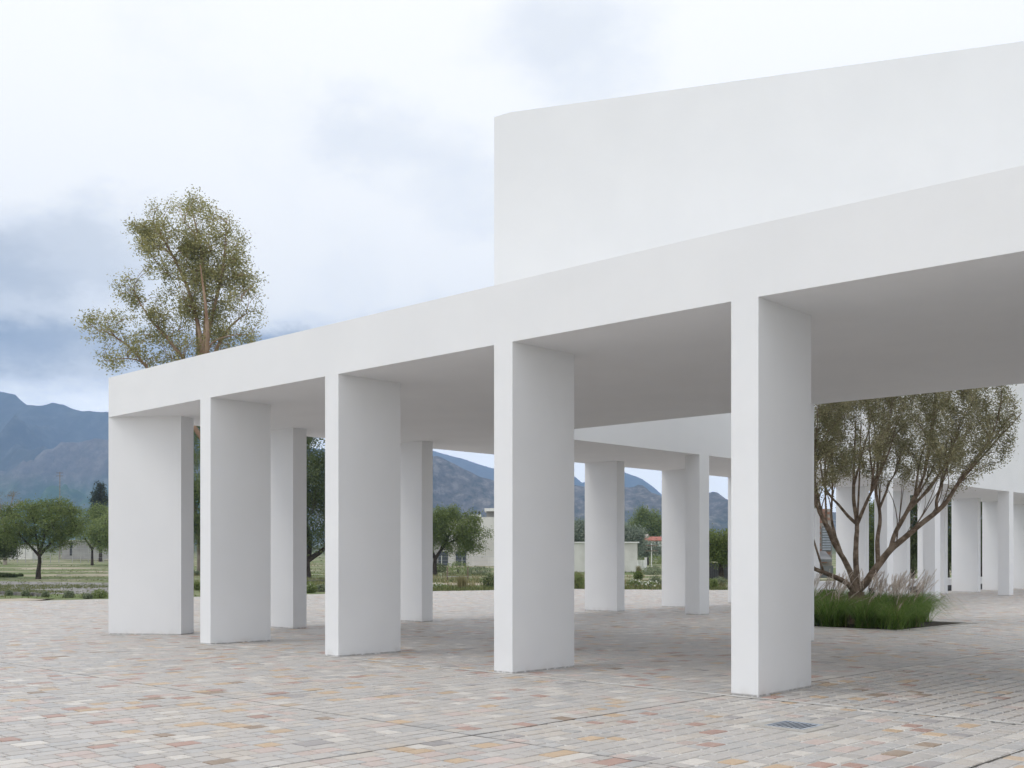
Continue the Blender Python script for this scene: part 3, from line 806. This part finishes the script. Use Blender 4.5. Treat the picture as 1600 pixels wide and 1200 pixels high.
for st in sts[1:]:
    if len(st) < 6: continue
    for q in range(2):
        k = random.randint(len(st) // 2 - 1, len(st) - 3); a = st[k]; e_ = st[-1] + Vector((random.uniform(-.55, .55), random.uniform(-.7, .7), random.uniform(-.3, .3)))
        mid = a.lerp(e_, 0.45) + Vector((random.uniform(-.1, .1), random.uniform(-.15, .15), -0.05)) + (st[k + 1] - st[k]).normalized() * 0.15
        extra.append([a, mid, e_])
for st in extra:
    pth = smooth_path(st, 0.2); chains.append((pth, [0.030 - 0.020 * k / (len(pth) - 1) for k in range(len(pth))]))
tr0 = chains[0][0]
chains[0] = (tr0, [0.24 - 0.05 * k / len(tr0) + 0.012 * math.sin(k * 2.1) for k in range(len(tr0))])
lowx = [1190, 1225, 1275, 1320, 1400, 1440, 1490, 1530, 1560, 1592]; lowy = [760, 775, 775, 748, 750, 752, 765, 748, 700, 650]
tg = []
while len(tg) < 1400:
    xx = random.uniform(1200, 1562); d = random.uniform(-1, 1)
    t_ = (xx - 1382) / 184
    if t_ * t_ * 0.9 + d * d > 1: continue
    topy = 470 + 150 * (t_ * t_ + d * d) ** 1.3
    lo_ = np.interp(xx, lowx, lowy) - 25 * abs(d)
    yy = lo_ - (lo_ - topy) * random.random() ** 0.85
    if noise.noise(Vector((xx * 0.016, d * 2.0, yy * 0.007))) < -0.28: continue      # gaps between the brooms
    tg.append(Vector((pxX(xx, YB), YB + d * 2.4, pxZ(yy, YB))))
high = [s_[max(1, len(s_) // 3):] for s_ in sts[1:]] + extra
br = grow([sts[0]] + high, tg, 0.22, 0.055, 0.0035, 5.0, 0.5, 0.72)[len(high) + 1:]
Lc = []; Lt = []
for (pts, rr) in br:
    tb = random.uniform(0.05, 0.7); L = sum((b - a).length for a, b in zip(pts[:-1], pts[1:]))
    f0 = max(0.0, 1 - 0.85 / max(L, 0.1))
    for k in range(105):
        f = (f0 + (1 - f0) * random.random() ** 0.7) * (len(pts) - 1); i_ = min(len(pts) - 2, int(f))
        q = pts[i_].lerp(pts[i_ + 1], f - i_) + Vector((random.gauss(0, .075), random.gauss(0, .075), random.gauss(0, .09)))
        Lc.append(tuple(q)); Lt.append(tb + random.uniform(-0.25, 0.35))
link('trunk', tubes_mesh('trunk', chains, 10), M['bark_olive'], root)
link('branches', tubes_mesh('branches', br, 4), M['bark_olive'], root)
link('crown', leaves_mesh('crown', Lc, 0.055, 0.40, -0.25, np.array(Lt)), M['leaf_olive'], root)

# --- fountain grass in the bed: arching blades in tussocks, feathery plumes leaning right
def blades(C, H, lean, width, spread, nseg=4, wind=(0.0, 0.0)):
    """arched blades rooted at C (n,3)"""
    n = len(C)
    ang = rng.uniform(0, 2 * np.pi, n)
    out_ = np.stack([np.cos(ang), np.sin(ang)], 1) * (spread * rng.uniform(0.15, 1.0, (n, 1))) + np.array(wind)
    Hh = H * rng.uniform(0.6, 1.15, n); side = np.stack([-np.sin(ang), np.cos(ang)], 1)
    rot = rng.uniform(-1.2, 1.2, n)
    side = np.stack([side[:, 0] * np.cos(rot) - side[:, 1] * np.sin(rot), side[:, 0] * np.sin(rot) + side[:, 1] * np.cos(rot)], 1)
    V = np.zeros((n, nseg + 1, 2, 3), np.float32)
    for k in range(nseg + 1):
        f = k / nseg
        c = np.array(C, dtype=np.float64).copy()
        c[:, :2] += out_ * f ** 1.25
        c[:, 2] += Hh * (f - lean * f ** 3)
        wd = width * (1 - f) ** 0.6 * 0.5 + width * 0.04
        V[:, k, 0] = c; V[:, k, 1] = c
        V[:, k, 0, :2] -= side * wd; V[:, k, 1, :2] += side * wd
    idx = np.arange(n)[:, None] * ((nseg + 1) * 2)
    Fq = np.concatenate([np.concatenate([idx + 2 * k, idx + 2 * k + 1, idx + 2 * k + 3, idx + 2 * k + 2], 1)[:, None, :] for k in range(nseg)], 1).reshape(-1, 4)
    tint = np.repeat(rng.uniform(0, 1, n), nseg)
    return V.reshape(-1, 3), Fq, tint

tus = []
for i in range(5):
    for j in range(6):
        u = b0 + 0.32 + (b1 - b0 - 0.62) * i / 4 + random.uniform(-.16, .16); v = b2 + 0.30 + (b3 - b2 - 0.6) * j / 5 + random.uniform(-.16, .16)
        if (Vector(W(u, v)) - Vector((pxX(1338, YB), YB))).length < 0.35: continue
        if i == 4 and j > 2: continue
        tus.append((u, v))
CC = []; NB = 420
for (u, v) in tus:
    p = W(u, v); n_ = NB
    r_ = np.abs(rng.normal(size=n_)) * 0.14; a_ = rng.uniform(0, 2 * np.pi, n_)
    CC.append(np.stack([p.x + r_ * np.cos(a_), p.y + r_ * np.sin(a_), np.zeros(n_)], 1))
CC = np.concatenate(CC)
hcl = np.repeat(rng.uniform(0.78, 1.12, len(tus)), NB)
V, Fq, tn = blades(CC, 1.50 * hcl, 0.72, 0.009, 1.2, 6, (0.05, 0.0))
clumpt = np.repeat(np.repeat(rng.uniform(-0.25, 0.25, len(tus)), NB), 6)
fg = tag(link('fountain_grass', mesh_np('fountain_grass', V, Fq, fattr=np.clip(tn * 0.8 + clumpt + 0.1, 0, 1)), M['blade_green']), 'green arching fountain grass filling the bed under the courtyard tree', 'grass', kind='stuff')
S = CC[rng.choice(len(CC), 700)]
V, Fq, tn = blades(S, 1.5, 0.70, 0.008, 1.05, 6, (0.05, 0.0))
link('dry_blades', mesh_np('dry_blades', V, Fq, fattr=tn), M['blade_straw'], fg)
# plumes: stalk and a fuzzy spindle of short hairs
chains = []; hv = []; ht = []
PV, PF, PT = [], [], []
for i in range(310):
    u, v = random.choice(tus); p = W(u, v)
    a = random.uniform(0, 2 * math.pi); sp = random.uniform(0.1, 0.42)
    dx = math.cos(a) * sp + 0.22; dy = math.sin(a) * sp
    H = random.uniform(0.92, 1.38)
    low = random.random() < 0.12
    if low: H *= 0.62; dx *= 1.5; dy *= 1.5
    pts = []
    for k in range(9):
        f = k / 8
        pts.append(Vector((p.x + dx * f ** 1.8, p.y + dy * f ** 1.8, H * (1.12 * f - 0.14 * f ** 3))))
    chains.append((pts[:7], [0.0022] * 7))
    tin = random.uniform(0, 1)
    n_ = 70
    for k in range(n_):
        f = 0.68 + 0.34 * k / n_
        seg_ = min(7, int(f * 8)); q = pts[seg_].lerp(pts[min(8, seg_ + 1)], f * 8 - seg_) if f <= 1 else pts[8] + (pts[8] - pts[7]) * (f - 1) * 8
        d = (pts[min(8, seg_ + 1)] - pts[seg_]).normalized()
        s_ = Vector((random.gauss(0, 1), random.gauss(0, 1), random.gauss(0, 1))); s_ = (s_ - d * s_.dot(d)).normalized()
        env = math.sin(math.pi * min(1, max(0.06, (f - 0.66) / 0.37))) ** 0.6
        tip = q + s_ * 0.030 * env + d * 0.034
        w_ = s_.cross(d) * 0.0042
        o = len(PV); PV += [q - w_, q + w_, tip + w_ * 0.3, tip - w_ * 0.3]; PF.append((o, o + 1, o + 2, o + 3)); PT.append(min(1, max(0, tin + random.uniform(-.25, .25))))
link('plumes', mesh_np('plumes', [tuple(q) for q in PV], PF, fattr=PT), M['plume'], fg)
link('stalks', tubes_mesh('stalks', chains, 3), M['blade_straw'], fg)

# ------------------------------------------------------------------ the rough field beyond the paving
def wavy_patch(name, pts, z, mat, n=10):
    V = []
    k = len(pts)
    for i in range(k):
        a, b = Vector(pts[i]), Vector(pts[(i + 1) % k])
        for j in range(n):
            p = a.lerp(b, j / n); p += Vector((random.gauss(0, 1), random.gauss(0, 1))) * 0.35
            V.append((p.x, p.y, z))
    bm = bmesh.new(); vs = [bm.verts.new(v) for v in V]; bm.faces.new(vs)
    bmesh.ops.triangulate(bm, faces=bm.faces)
    bmesh.ops.recalc_face_normals(bm, faces=bm.faces)
    me = bpy.data.meshes.new(name); bm.to_mesh(me); bm.free()
    return tag(link(name, me, M[mat]), kind='structure')
def gp(x, y):
    Y = EYE * F / (y - HORIZ); return (pxX(x, Y), Y)
wavy_patch('gravel_bed', [gp(-70, 931), gp(300, 922), gp(300, 911), gp(120, 909), gp(-70, 906)], -0.044, 'gravel')
wavy_patch('gravel_bed', [gp(80, 904), gp(300, 903), gp(300, 898.5), gp(110, 899)], -0.044, 'gravel')
wavy_patch('sand_path', [gp(-70, 899.5), gp(170, 897.5), gp(300, 897), gp(300, 894.8), gp(-70, 896.2)], -0.040, 'sand')
wavy_patch('sand_path', [gp(-70, 939.5), gp(60, 938), gp(60, 934), gp(-70, 933.5)], -0.040, 'sand')
wavy_patch('sand_path', [gp(440, 905), gp(790, 901), gp(790, 899), gp(440, 899)], -0.040, 'sand')
for (x0, y0, x1, y1) in ((-30, 892.6, 110, 894.0), (90, 899.6, 172, 897.2), (0, 927, 60, 930), (440, 909, 520, 907.5), (672, 897.8, 772, 898.6)):
    a, b = Vector(gp(x0, y0)), Vector(gp(x1, y1)); d = (b - a); ang = math.atan2(d.y, d.x); c = (a + b) / 2
    tag(link('kerb', box_mesh('kerb', (c.x, c.y, 0.02), (d.length, 0.22, 0.16), ang, 0.02), M['plaster_pale' if x0 > 600 else 'kerb_stone']), kind='structure')

# field grass
def scatter(n, x0, x1, Y0, Y1, thr, sc=0.09, seed=0.0):
    out_ = []
    k = 0
    while len(out_) < n and k < n * 12:
        k += 1
        Y = 1 / random.uniform(1 / Y1, 1 / Y0)
        X = pxX(random.uniform(x0, x1), Y)
        if in_poly(X, Y, pave): continue
        if noise.noise(Vector((X * sc * 0.6, Y * sc, seed))) < thr: continue
        out_.append((X, Y, gz(Y)))
    return np.array(out_)
S = np.concatenate([scatter(2600, -60, 320, 44, 190, 0.20), scatter(700, -60, 320, 48, 100, -0.6), scatter(5000, 430, 1160, 44, 190, 0.02)])
S = np.repeat(S, 4, axis=0) + np.concatenate([rng.normal(size=(len(S) * 4, 2)) * 0.10, np.zeros((len(S) * 4, 1))], 1)
hgr = np.where((S[:, 0] / S[:, 1] < -0.27)[:, None], 0.0, 1.0)[:, 0]
V, Fq, tn = blades(S, 0.13 + 0.17 * hgr, 0.3, 0.035, 0.14, 2)
tag(link('field_grass', mesh_np('field_grass', V, Fq, fattr=tn), M['blade_field']), 'rough green and yellow grass growing in the field beyond the paving', 'grass', kind='stuff')
S = scatter(1500, 300, 1160, 60, 200, 0.12, 0.12, 7.0)
S = np.repeat(S, 4, axis=0) + np.concatenate([rng.normal(size=(len(S) * 4, 2)) * 0.12, np.zeros((len(S) * 4, 1))], 1)
V, Fq, tn = blades(S, 0.42, 0.2, 0.035, 0.16, 2)
tag(link('dry_grass', mesh_np('dry_grass', V, Fq, fattr=tn), M['blade_straw']), 'dry straw-coloured grass scattered through the field', 'grass', kind='stuff')

def bush(name, label, x, y_base, wpx, hpx, mat='leaf_bush', group=None, n=900, leaf=0.06, flowers=None, Y=None, cat='bush'):
    Y = Y or min(260, EYE * F / max(1.5, (y_base - HORIZ)))
    k = Y / F; X = pxX(x, Y); z0 = gz(Y); rx, h = wpx * k / 2, hpx * k
    root = empty(name, (X, Y, z0), label, cat, group)
    d = rng.normal(size=(n, 3)); d /= np.linalg.norm(d, axis=1, keepdims=True); d *= rng.uniform(0.35, 1, (n, 1)) ** 0.5
    lump = 1 + 0.22 * np.sin(d[:, :1] * 7 + x) * np.cos(d[:, 1:2] * 6 + x * 1.3)
    C = np.stack([X + d[:, 0] * rx * lump[:, 0], Y + d[:, 1] * rx * lump[:, 0], z0 + h * (0.42 + 0.58 * d[:, 2] * lump[:, 0])], 1)
    C[:, 2] = np.maximum(C[:, 2], z0 + 0.02)
    link('foliage', leaves_mesh('foliage', C, leaf, 0.4, -0.3), M[mat], root)
    st_c = []
    for i in range(7):
        a = random.uniform(0, 6.28); r_ = random.uniform(0.3, 0.8) * rx
        st_c.append(([Vector((X, Y, z0 - 0.03)), Vector((X + math.cos(a) * r_ * 0.4, Y + math.sin(a) * r_ * 0.4, z0 + h * 0.4)), Vector((X + math.cos(a) * r_, Y + math.sin(a) * r_, z0 + h * 0.75))], [0.012 + h * 0.01, 0.01, 0.005]))
    link('stems', tubes_mesh('stems', st_c, 4), M['bark_dark'], root)
    if flowers:
        Cf = C[rng.choice(n, flowers)] + np.array([0, -0.02, 0.05])
        tag(link('flowers', leaves_mesh('flowers', Cf, leaf * 1.1, 0.9), M['flower_white'], root), kind='stuff')
    return root
for (x, yb, wp, hp, lab) in ((14, 929, 12, 9, 'leftmost round grey-green bush in the row on the gravel edge'), (40, 930, 13, 10, 'second round grey-green bush from the left on the gravel edge'),
                             (71, 931, 12, 9, 'third round bush from the left on the gravel edge'), (108, 932, 18, 11, 'wider bush, fourth from the left on the gravel edge'),
                             (137, 934, 15, 9, 'fifth small bush, near the first column on the gravel edge'), (156, 933, 26, 14, 'largest leafy bush of the row, beside the first column')):
    bush('round_bush', lab, x, yb, wp, hp, 'leaf_light' if x > 150 else 'leaf_bush', 'bushes along the gravel edge', leaf=0.075)
for i, (x, yb, wp, hp) in enumerate(((2, 902, 16, 8), (12, 902, 14, 7), (22, 902, 10, 6), (32, 901, 9, 5))):
    bush('low_bush', ('dark low bush at the left edge under the cut-off tree', 'second dark low bush from the left edge', 'third dark low bush, left of the lone tree', 'smallest dark low bush, nearest the lone tree')[i], x, yb, wp, hp, 'leaf_dark', 'low bushes left of the lone tree', leaf=0.13)
for (x, yb, wp, hp, mt, fl, lab) in ((128, 884, 70, 9, 'leaf_light', 500, 'long white-flowering shrub mass behind the lone tree'), (60, 884, 60, 6, 'leaf_light', 0, 'low green shrub strip behind the lone tree'),
                                     (484, 925, 22, 16, 'leaf_light', 30, 'bright green plant at the foot of the gap between second and third columns'), (503, 923, 22, 12, 'leaf_bush', 0, 'grey-green plant beside the third column'),
                                     (306, 921, 22, 14, 'leaf_light', 0, 'green plant in the gap beside the second column'), (305, 900, 20, 8, 'leaf_bush', 0, 'small far bush in the gap beside the second column'),
                                     (684, 919, 30, 8, 'leaf_light', 60, 'low flowering plant left in the gap with the pale building'), (765, 918, 26, 22, 'leaf_dark', 0, 'dark spiky bush beside the fourth column'),
                                     (716, 898, 40, 20, 'leaf_light', 0, 'tall green weeds under the spreading tree'), (748, 899, 44, 14, 'leaf_bush', 0, 'weeds along the foot of the pale building'),
                                     (686, 897, 30, 14, 'leaf_dark', 0, 'dark weeds at the tree foot before the pale building'),
                                     (902, 919, 26, 26, 'leaf_light', 0, 'yellow-green plant right of the fourth column'), (990, 917, 26, 12, 'leaf_light', 80, 'flowering low plant left in the gap with the white wall'),
                                     (1012, 917, 36, 10, 'leaf_light', 120, 'white-flowering low plant in the gap with the white wall'), (1024, 916, 22, 18, 'leaf_bush', 0, 'green bush at the right of the gap with the white wall'),
                                     (997, 905, 14, 13, 'leaf_algarrobo', 0, 'round green tuft in front of the white wall'), (1020, 899, 36, 13, 'leaf_bush', 0, 'wide bush in front of the white fence posts'),
                                     (1113, 919, 20, 16, 'leaf_light', 0, 'bright bush in the gap left of the nearest column'), (1124, 914, 24, 14, 'leaf_bush', 0, 'bush at the foot of the small tree left of the nearest column')):
    bush('wild_plant', lab, x, yb, wp, hp, mt, 'wild plants beyond the paving', 1200, 0.10 if yb > 905 else 0.16, fl)

# tall seed-headed grass by the paving edge
for (x, yb, hp, lab, mt) in ((722, 919, 26, 'yellow upright grass tuft in the gap before the pale building', 'blade_straw'), (904, 915, 26, 'pink-tipped grass tuft right of the fourth column', 'blade_straw'), (998, 898, 14, 'dry grass tuft before the white wall', 'blade_straw')):
    Y = EYE * F / (yb - HORIZ); k = Y / F; X = pxX(x, Y)
    n_ = 320
    S = np.stack([X + rng.normal(size=n_) * 0.12, Y + rng.normal(size=n_) * 0.12, np.full(n_, gz(Y))], 1)
    V, Fq, tn = blades(S, hp * k * 1.1, 0.25, 0.02, 0.28, 4)
    tag(link('grass_tuft', mesh_np('grass_tuft', V, Fq, fattr=tn), M[mt]), lab, 'grass tuft', 'grass tufts beyond the paving')

# ------------------------------------------------------------------ small buildings, walls, fences, poles
def quad_part(name, x0, y0, x1, y1, Y, thick, mat, parent):
    """upright block between two pixel corners at depth Y"""
    X0, X1 = sorted((pxX(x0, Y), pxX(x1, Y))); Z0, Z1 = sorted((pxZ(y0, Y), pxZ(y1, Y)))
    return link(name, box_mesh(name, ((X0 + X1) / 2, Y + thick / 2, (Z0 + Z1) / 2), (X1 - X0, thick, Z1 - Z0)), M[mat], parent)

def window(x0, y0, x1, y1, Y, parent):
    f = quad_part('window', x0, y0, x1, y1, Y - 0.10, 0.099, 'dark_paint', parent)
    quad_part('pane', x0 + 0.6, y0 + 0.6, (x0 + x1) / 2 - 0.3, y1 - 0.6, Y - 0.115, 0.014, 'window_glass', f)
    quad_part('pane', (x0 + x1) / 2 + 0.3, y0 + 0.6, x1 - 0.6, y1 - 0.6, Y - 0.115, 0.014, 'window_glass', f)
    return f

Yb = 165
hb = empty('plastered_building', (pxX(760, Yb), Yb, gz(Yb)), 'pale plastered flat-roofed building with a roof canopy behind the spreading tree', 'building')
quad_part('wall', 692, 808, 850, 896, Yb, 9, 'plaster_pale', hb)
quad_part('wall', 660, 838, 692, 896, Yb + 1, 7, 'plaster_grey', hb)
quad_part('roof_canopy', 757, 794, 800, 798.5, Yb + 1, 5, 'white_paint', hb)
quad_part('canopy_wall', 760, 798.5, 800, 808, Yb + 2.5, 3, 'plaster_grey', hb)
quad_part('parapet', 733, 804, 752, 808, Yb + 0.5, 1, 'white_paint', hb)
for x in (738, 743.5, 749):
    c = at(x, 802, Yb + 1)
    link('roof_vent', tubes_mesh('roof_vent', [([(c.x, c.y, c.z - 0.35), (c.x, c.y, c.z + 0.05), (c.x, c.y, c.z + 0.06), (c.x, c.y, c.z + 0.28)], [0.09, 0.09, 0.22, 0.10])], 8), M['dark_paint'], hb)
window(685, 862, 700, 884, Yb, hb); window(712, 862, 728, 884, Yb, hb)

Yb = 128
gw = empty('garden_wall', (pxX(940, Yb), Yb, gz(Yb)), 'white block garden wall with a thin overhanging coping', 'wall')
quad_part('wall', 860, 848.5, 996, 895, Yb, 3, 'plaster_pale', gw)
quad_part('coping', 858, 846.5, 999, 848.4, Yb - 0.15, 3.3, 'white_paint', gw)

Yb = 245
rh = empty('red_roofed_house', (pxX(1025, Yb), Yb, gz(Yb)), 'small white house with a low red tiled roof among trees', 'house')
quad_part('wall', 1006, 844, 1054, 860, Yb, 6, 'white_paint', rh)
a, b, c, d = at(1004, 843.6, Yb - .6), at(1056, 843.6, Yb - .6), at(1052, 838.4, Yb + 3), at(1003, 838.4, Yb + 3)
link('roof', poly_mesh('roof', [a, b, c, d, a - Vector((0, 0, .25)), b - Vector((0, 0, .25)), c + Vector((0, 3, -1)), d + Vector((0, 3, -1))], [(0, 1, 2, 3), (1, 0, 4, 5), (2, 1, 5, 6), (0, 3, 7, 4), (3, 2, 6, 7), (4, 7, 6, 5)]), M['roof_red'], rh)
window(1024.5, 846, 1027.5, 851, Yb, rh)
quad_part('chimney', 1008, 834.5, 1013, 840, Yb + 2, 0.8, 'plaster_pale', rh)

Yb = 232
gh_ = empty('grey_house', (pxX(130, Yb), Yb, gz(Yb)), 'long grey single-storey house behind the lone tree at left', 'house')
quad_part('wall', 96, 845, 215, 874, Yb, 7, 'plaster_grey', gh_)
quad_part('roof', 94, 843.4, 217, 844.9, Yb - 0.4, 8, 'plaster_pale', gh_)
quad_part('door', 109, 848, 113, 868, Yb - 0.10, 0.09, 'dark_paint', gh_)
window(150, 850, 160, 858, Yb, gh_)
ww = empty('white_outbuilding', (pxX(34, 225), 225, gz(225)), 'white outbuilding wall glimpsed left of the lone tree trunk', 'outbuilding')
quad_part('wall', 14, 851, 50, 874, 225, 4, 'plaster_pale', ww)
quad_part('roof', 13, 849.6, 51, 850.9, 224.7, 4.6, 'grey_paint', ww)

Yb = 86
bh = empty('brick_house', (pxX(1270, Yb), Yb, gz(Yb)), 'pink brick house with grey shutters and a sloping porch behind the courtyard tree', 'house')
quad_part('wall', 1225, 795, 1300, 900, Yb, 6, 'brick_mortar', bh)
bk = None; k_ = Yb / F; bw, bhh = 0.50, 0.22
zz = pxZ(880, Yb); row = 0
while zz < pxZ(797, Yb):
    xx = pxX(1262, Yb) + (0.25 if row % 2 else 0)
    while xx < pxX(1299, Yb) - bw:
        if not (pxX(1284, Yb) - bw < xx < pxX(1299, Yb) and pxZ(862, Yb) < zz < pxZ(820, Yb)):
            if bk is None: bk = box_mesh('brick', (0, 0, 0), (bw - 0.03, 0.06, bhh - 0.03))
            o = link('brick', bk, M['brick_pink'], bh); o.location = Vector((xx + bw / 2, Yb - 0.028, zz + bhh / 2)) - bh.location
        xx += bw
    zz += bhh; row += 1
f = quad_part('shutter', 1284.5, 822, 1299, 861, Yb - 0.14, 0.08, 'grey_paint', bh)
for yy in range(825, 860, 4): quad_part('slat', 1285.3, yy, 1298.2, yy + 2.4, Yb - 0.17, 0.029, 'galvanised', f)
a, b, c, d = at(1235, 861, Yb - 0.2), at(1290, 861, Yb - 0.2), at(1300, 874, Yb - 2.2), at(1235, 874, Yb - 2.2)
link('porch_roof', poly_mesh('porch_roof', [a, b, c, d] + [q - Vector((0, 0, .18)) for q in (a, b, c, d)], [(0, 3, 2, 1), (4, 5, 6, 7), (0, 1, 5, 4), (1, 2, 6, 5), (2, 3, 7, 6), (3, 0, 4, 7)]), M['grey_paint'], bh)
quad_part('porch_wall', 1240, 884, 1302, 903, Yb - 2.4, 0.25, 'grey_paint', bh)

dw = empty('dark_fence', (pxX(1118, 88), 88, gz(88)), 'dark board fence behind the small tree left of the nearest column', 'fence')
for k in range(16):
    x = 1096 + k * 3.2
    quad_part('board', x, 880 + random.uniform(-.4, .4), x + 3.0, 907, 88 + random.uniform(0, .03), 0.05, 'dark_paint', dw)

def post_fence(name, label, xs_, y_top, Y, th, mat, wires=3):
    root = empty(name, (pxX(xs_[0], Y), Y, gz(Y)), label, 'fence')
    zt = pxZ(y_top, Y); z0 = gz(Y) - 0.1
    for x in xs_:
        X = pxX(x, Y)
        link('post', box_mesh('post', (X, Y, (zt + z0) / 2), (th, th, zt - z0), 0, 0.01), M[mat], root)
    for k in range(wires):
        z = z0 + (zt - z0) * (0.35 + 0.28 * k)
        link('wire', tubes_mesh('wire', [([(pxX(xs_[0], Y), Y - th * .6, z), (pxX(xs_[-1], Y), Y - th * .6, z)], [0.012, 0.012])], 4), M['galvanised'], root)
post_fence('wire_fence', 'wire fence of slim white posts before the grey house at left', [14, 27, 40, 53, 66, 79, 92, 113, 126, 138, 150, 162, 175], 855, 200, 0.09, 'plaster_grey')
post_fence('wire_fence', 'wire fence of white posts along the foot of the pale building', [670, 690, 706, 722, 739, 763, 786], 868, 150, 0.09, 'plaster_pale')
post_fence('picket_fence', 'short white fence right of the garden wall', [997, 1000, 1003, 1006, 1009], 875, 140, 0.16, 'white_paint', 2)
post_fence('stake_fence', 'brown timber stakes in the field before the pale building', [699, 731], 886, 90, 0.10, 'timber_post', 1)

def pole(label, x, y_top, Y, r, mat, arm=None):
    root = empty('utility_pole', (pxX(x, Y), Y, gz(Y)), label, 'pole')
    X = pxX(x, Y); zt = pxZ(y_top, Y)
    link('shaft', tubes_mesh('shaft', [([(X, Y, gz(Y) - 0.2), (X, Y, zt)], [r, r * 0.65])], 8), M[mat], root)
    for k in range(2):
        link('cross_arm', box_mesh('cross_arm', (X, Y - r - 0.04, zt - 0.3 - 0.7 * k), (1.6, 0.07, 0.1)), M['timber_post'], root)
    return root
pole('tall thin utility pole rising behind the lone tree at left', 93.5, 737, 260, 0.14, 'bark_pale')
pole('short pole before the house with the red roof', 1018, 849, 150, 0.07, 'white_paint')
# white gatepost, vine row
gp_ = empty('gate_post', (pxX(1009, 118), 118, gz(118)), 'stout white gatepost in the field by the garden wall', 'post')
link('shaft', box_mesh('shaft', (pxX(1009, 118), 118, pxZ(883, 118)), (0.22, 0.22, 1.5), 0.1, 0.02), M['white_paint'], gp_)
link('cap', box_mesh('cap', (pxX(1009, 118), 118, pxZ(883, 118) + 0.78), (0.30, 0.30, 0.06), 0.1, 0.01), M['white_paint'], gp_)
bush('vine_row', 'trained green vine row below the house with the red roof', 1018, 886, 56, 14, 'leaf_light', None, 1500, 0.26, None, 185, 'vine')

# ------------------------------------------------------------------ air
hz = box_mesh('haze', (0, 3100, 415), (19000, 8400, 850))
m = bpy.data.materials.new('haze_air'); m.use_nodes = True
t = NT(m.node_tree); t.n.clear()
out = t.new('ShaderNodeOutputMaterial')
pv = t.new('ShaderNodeVolumePrincipled')
pv.inputs['Color'].default_value = (0.38, 0.58, 0.94, 1)
pv.inputs['Density'].default_value = 0.00016
pv.inputs['Anisotropy'].default_value = 0.0
t.l.new(pv.outputs[0], out.inputs['Volume'])
tag(link('haze', hz, m), kind='stuff')
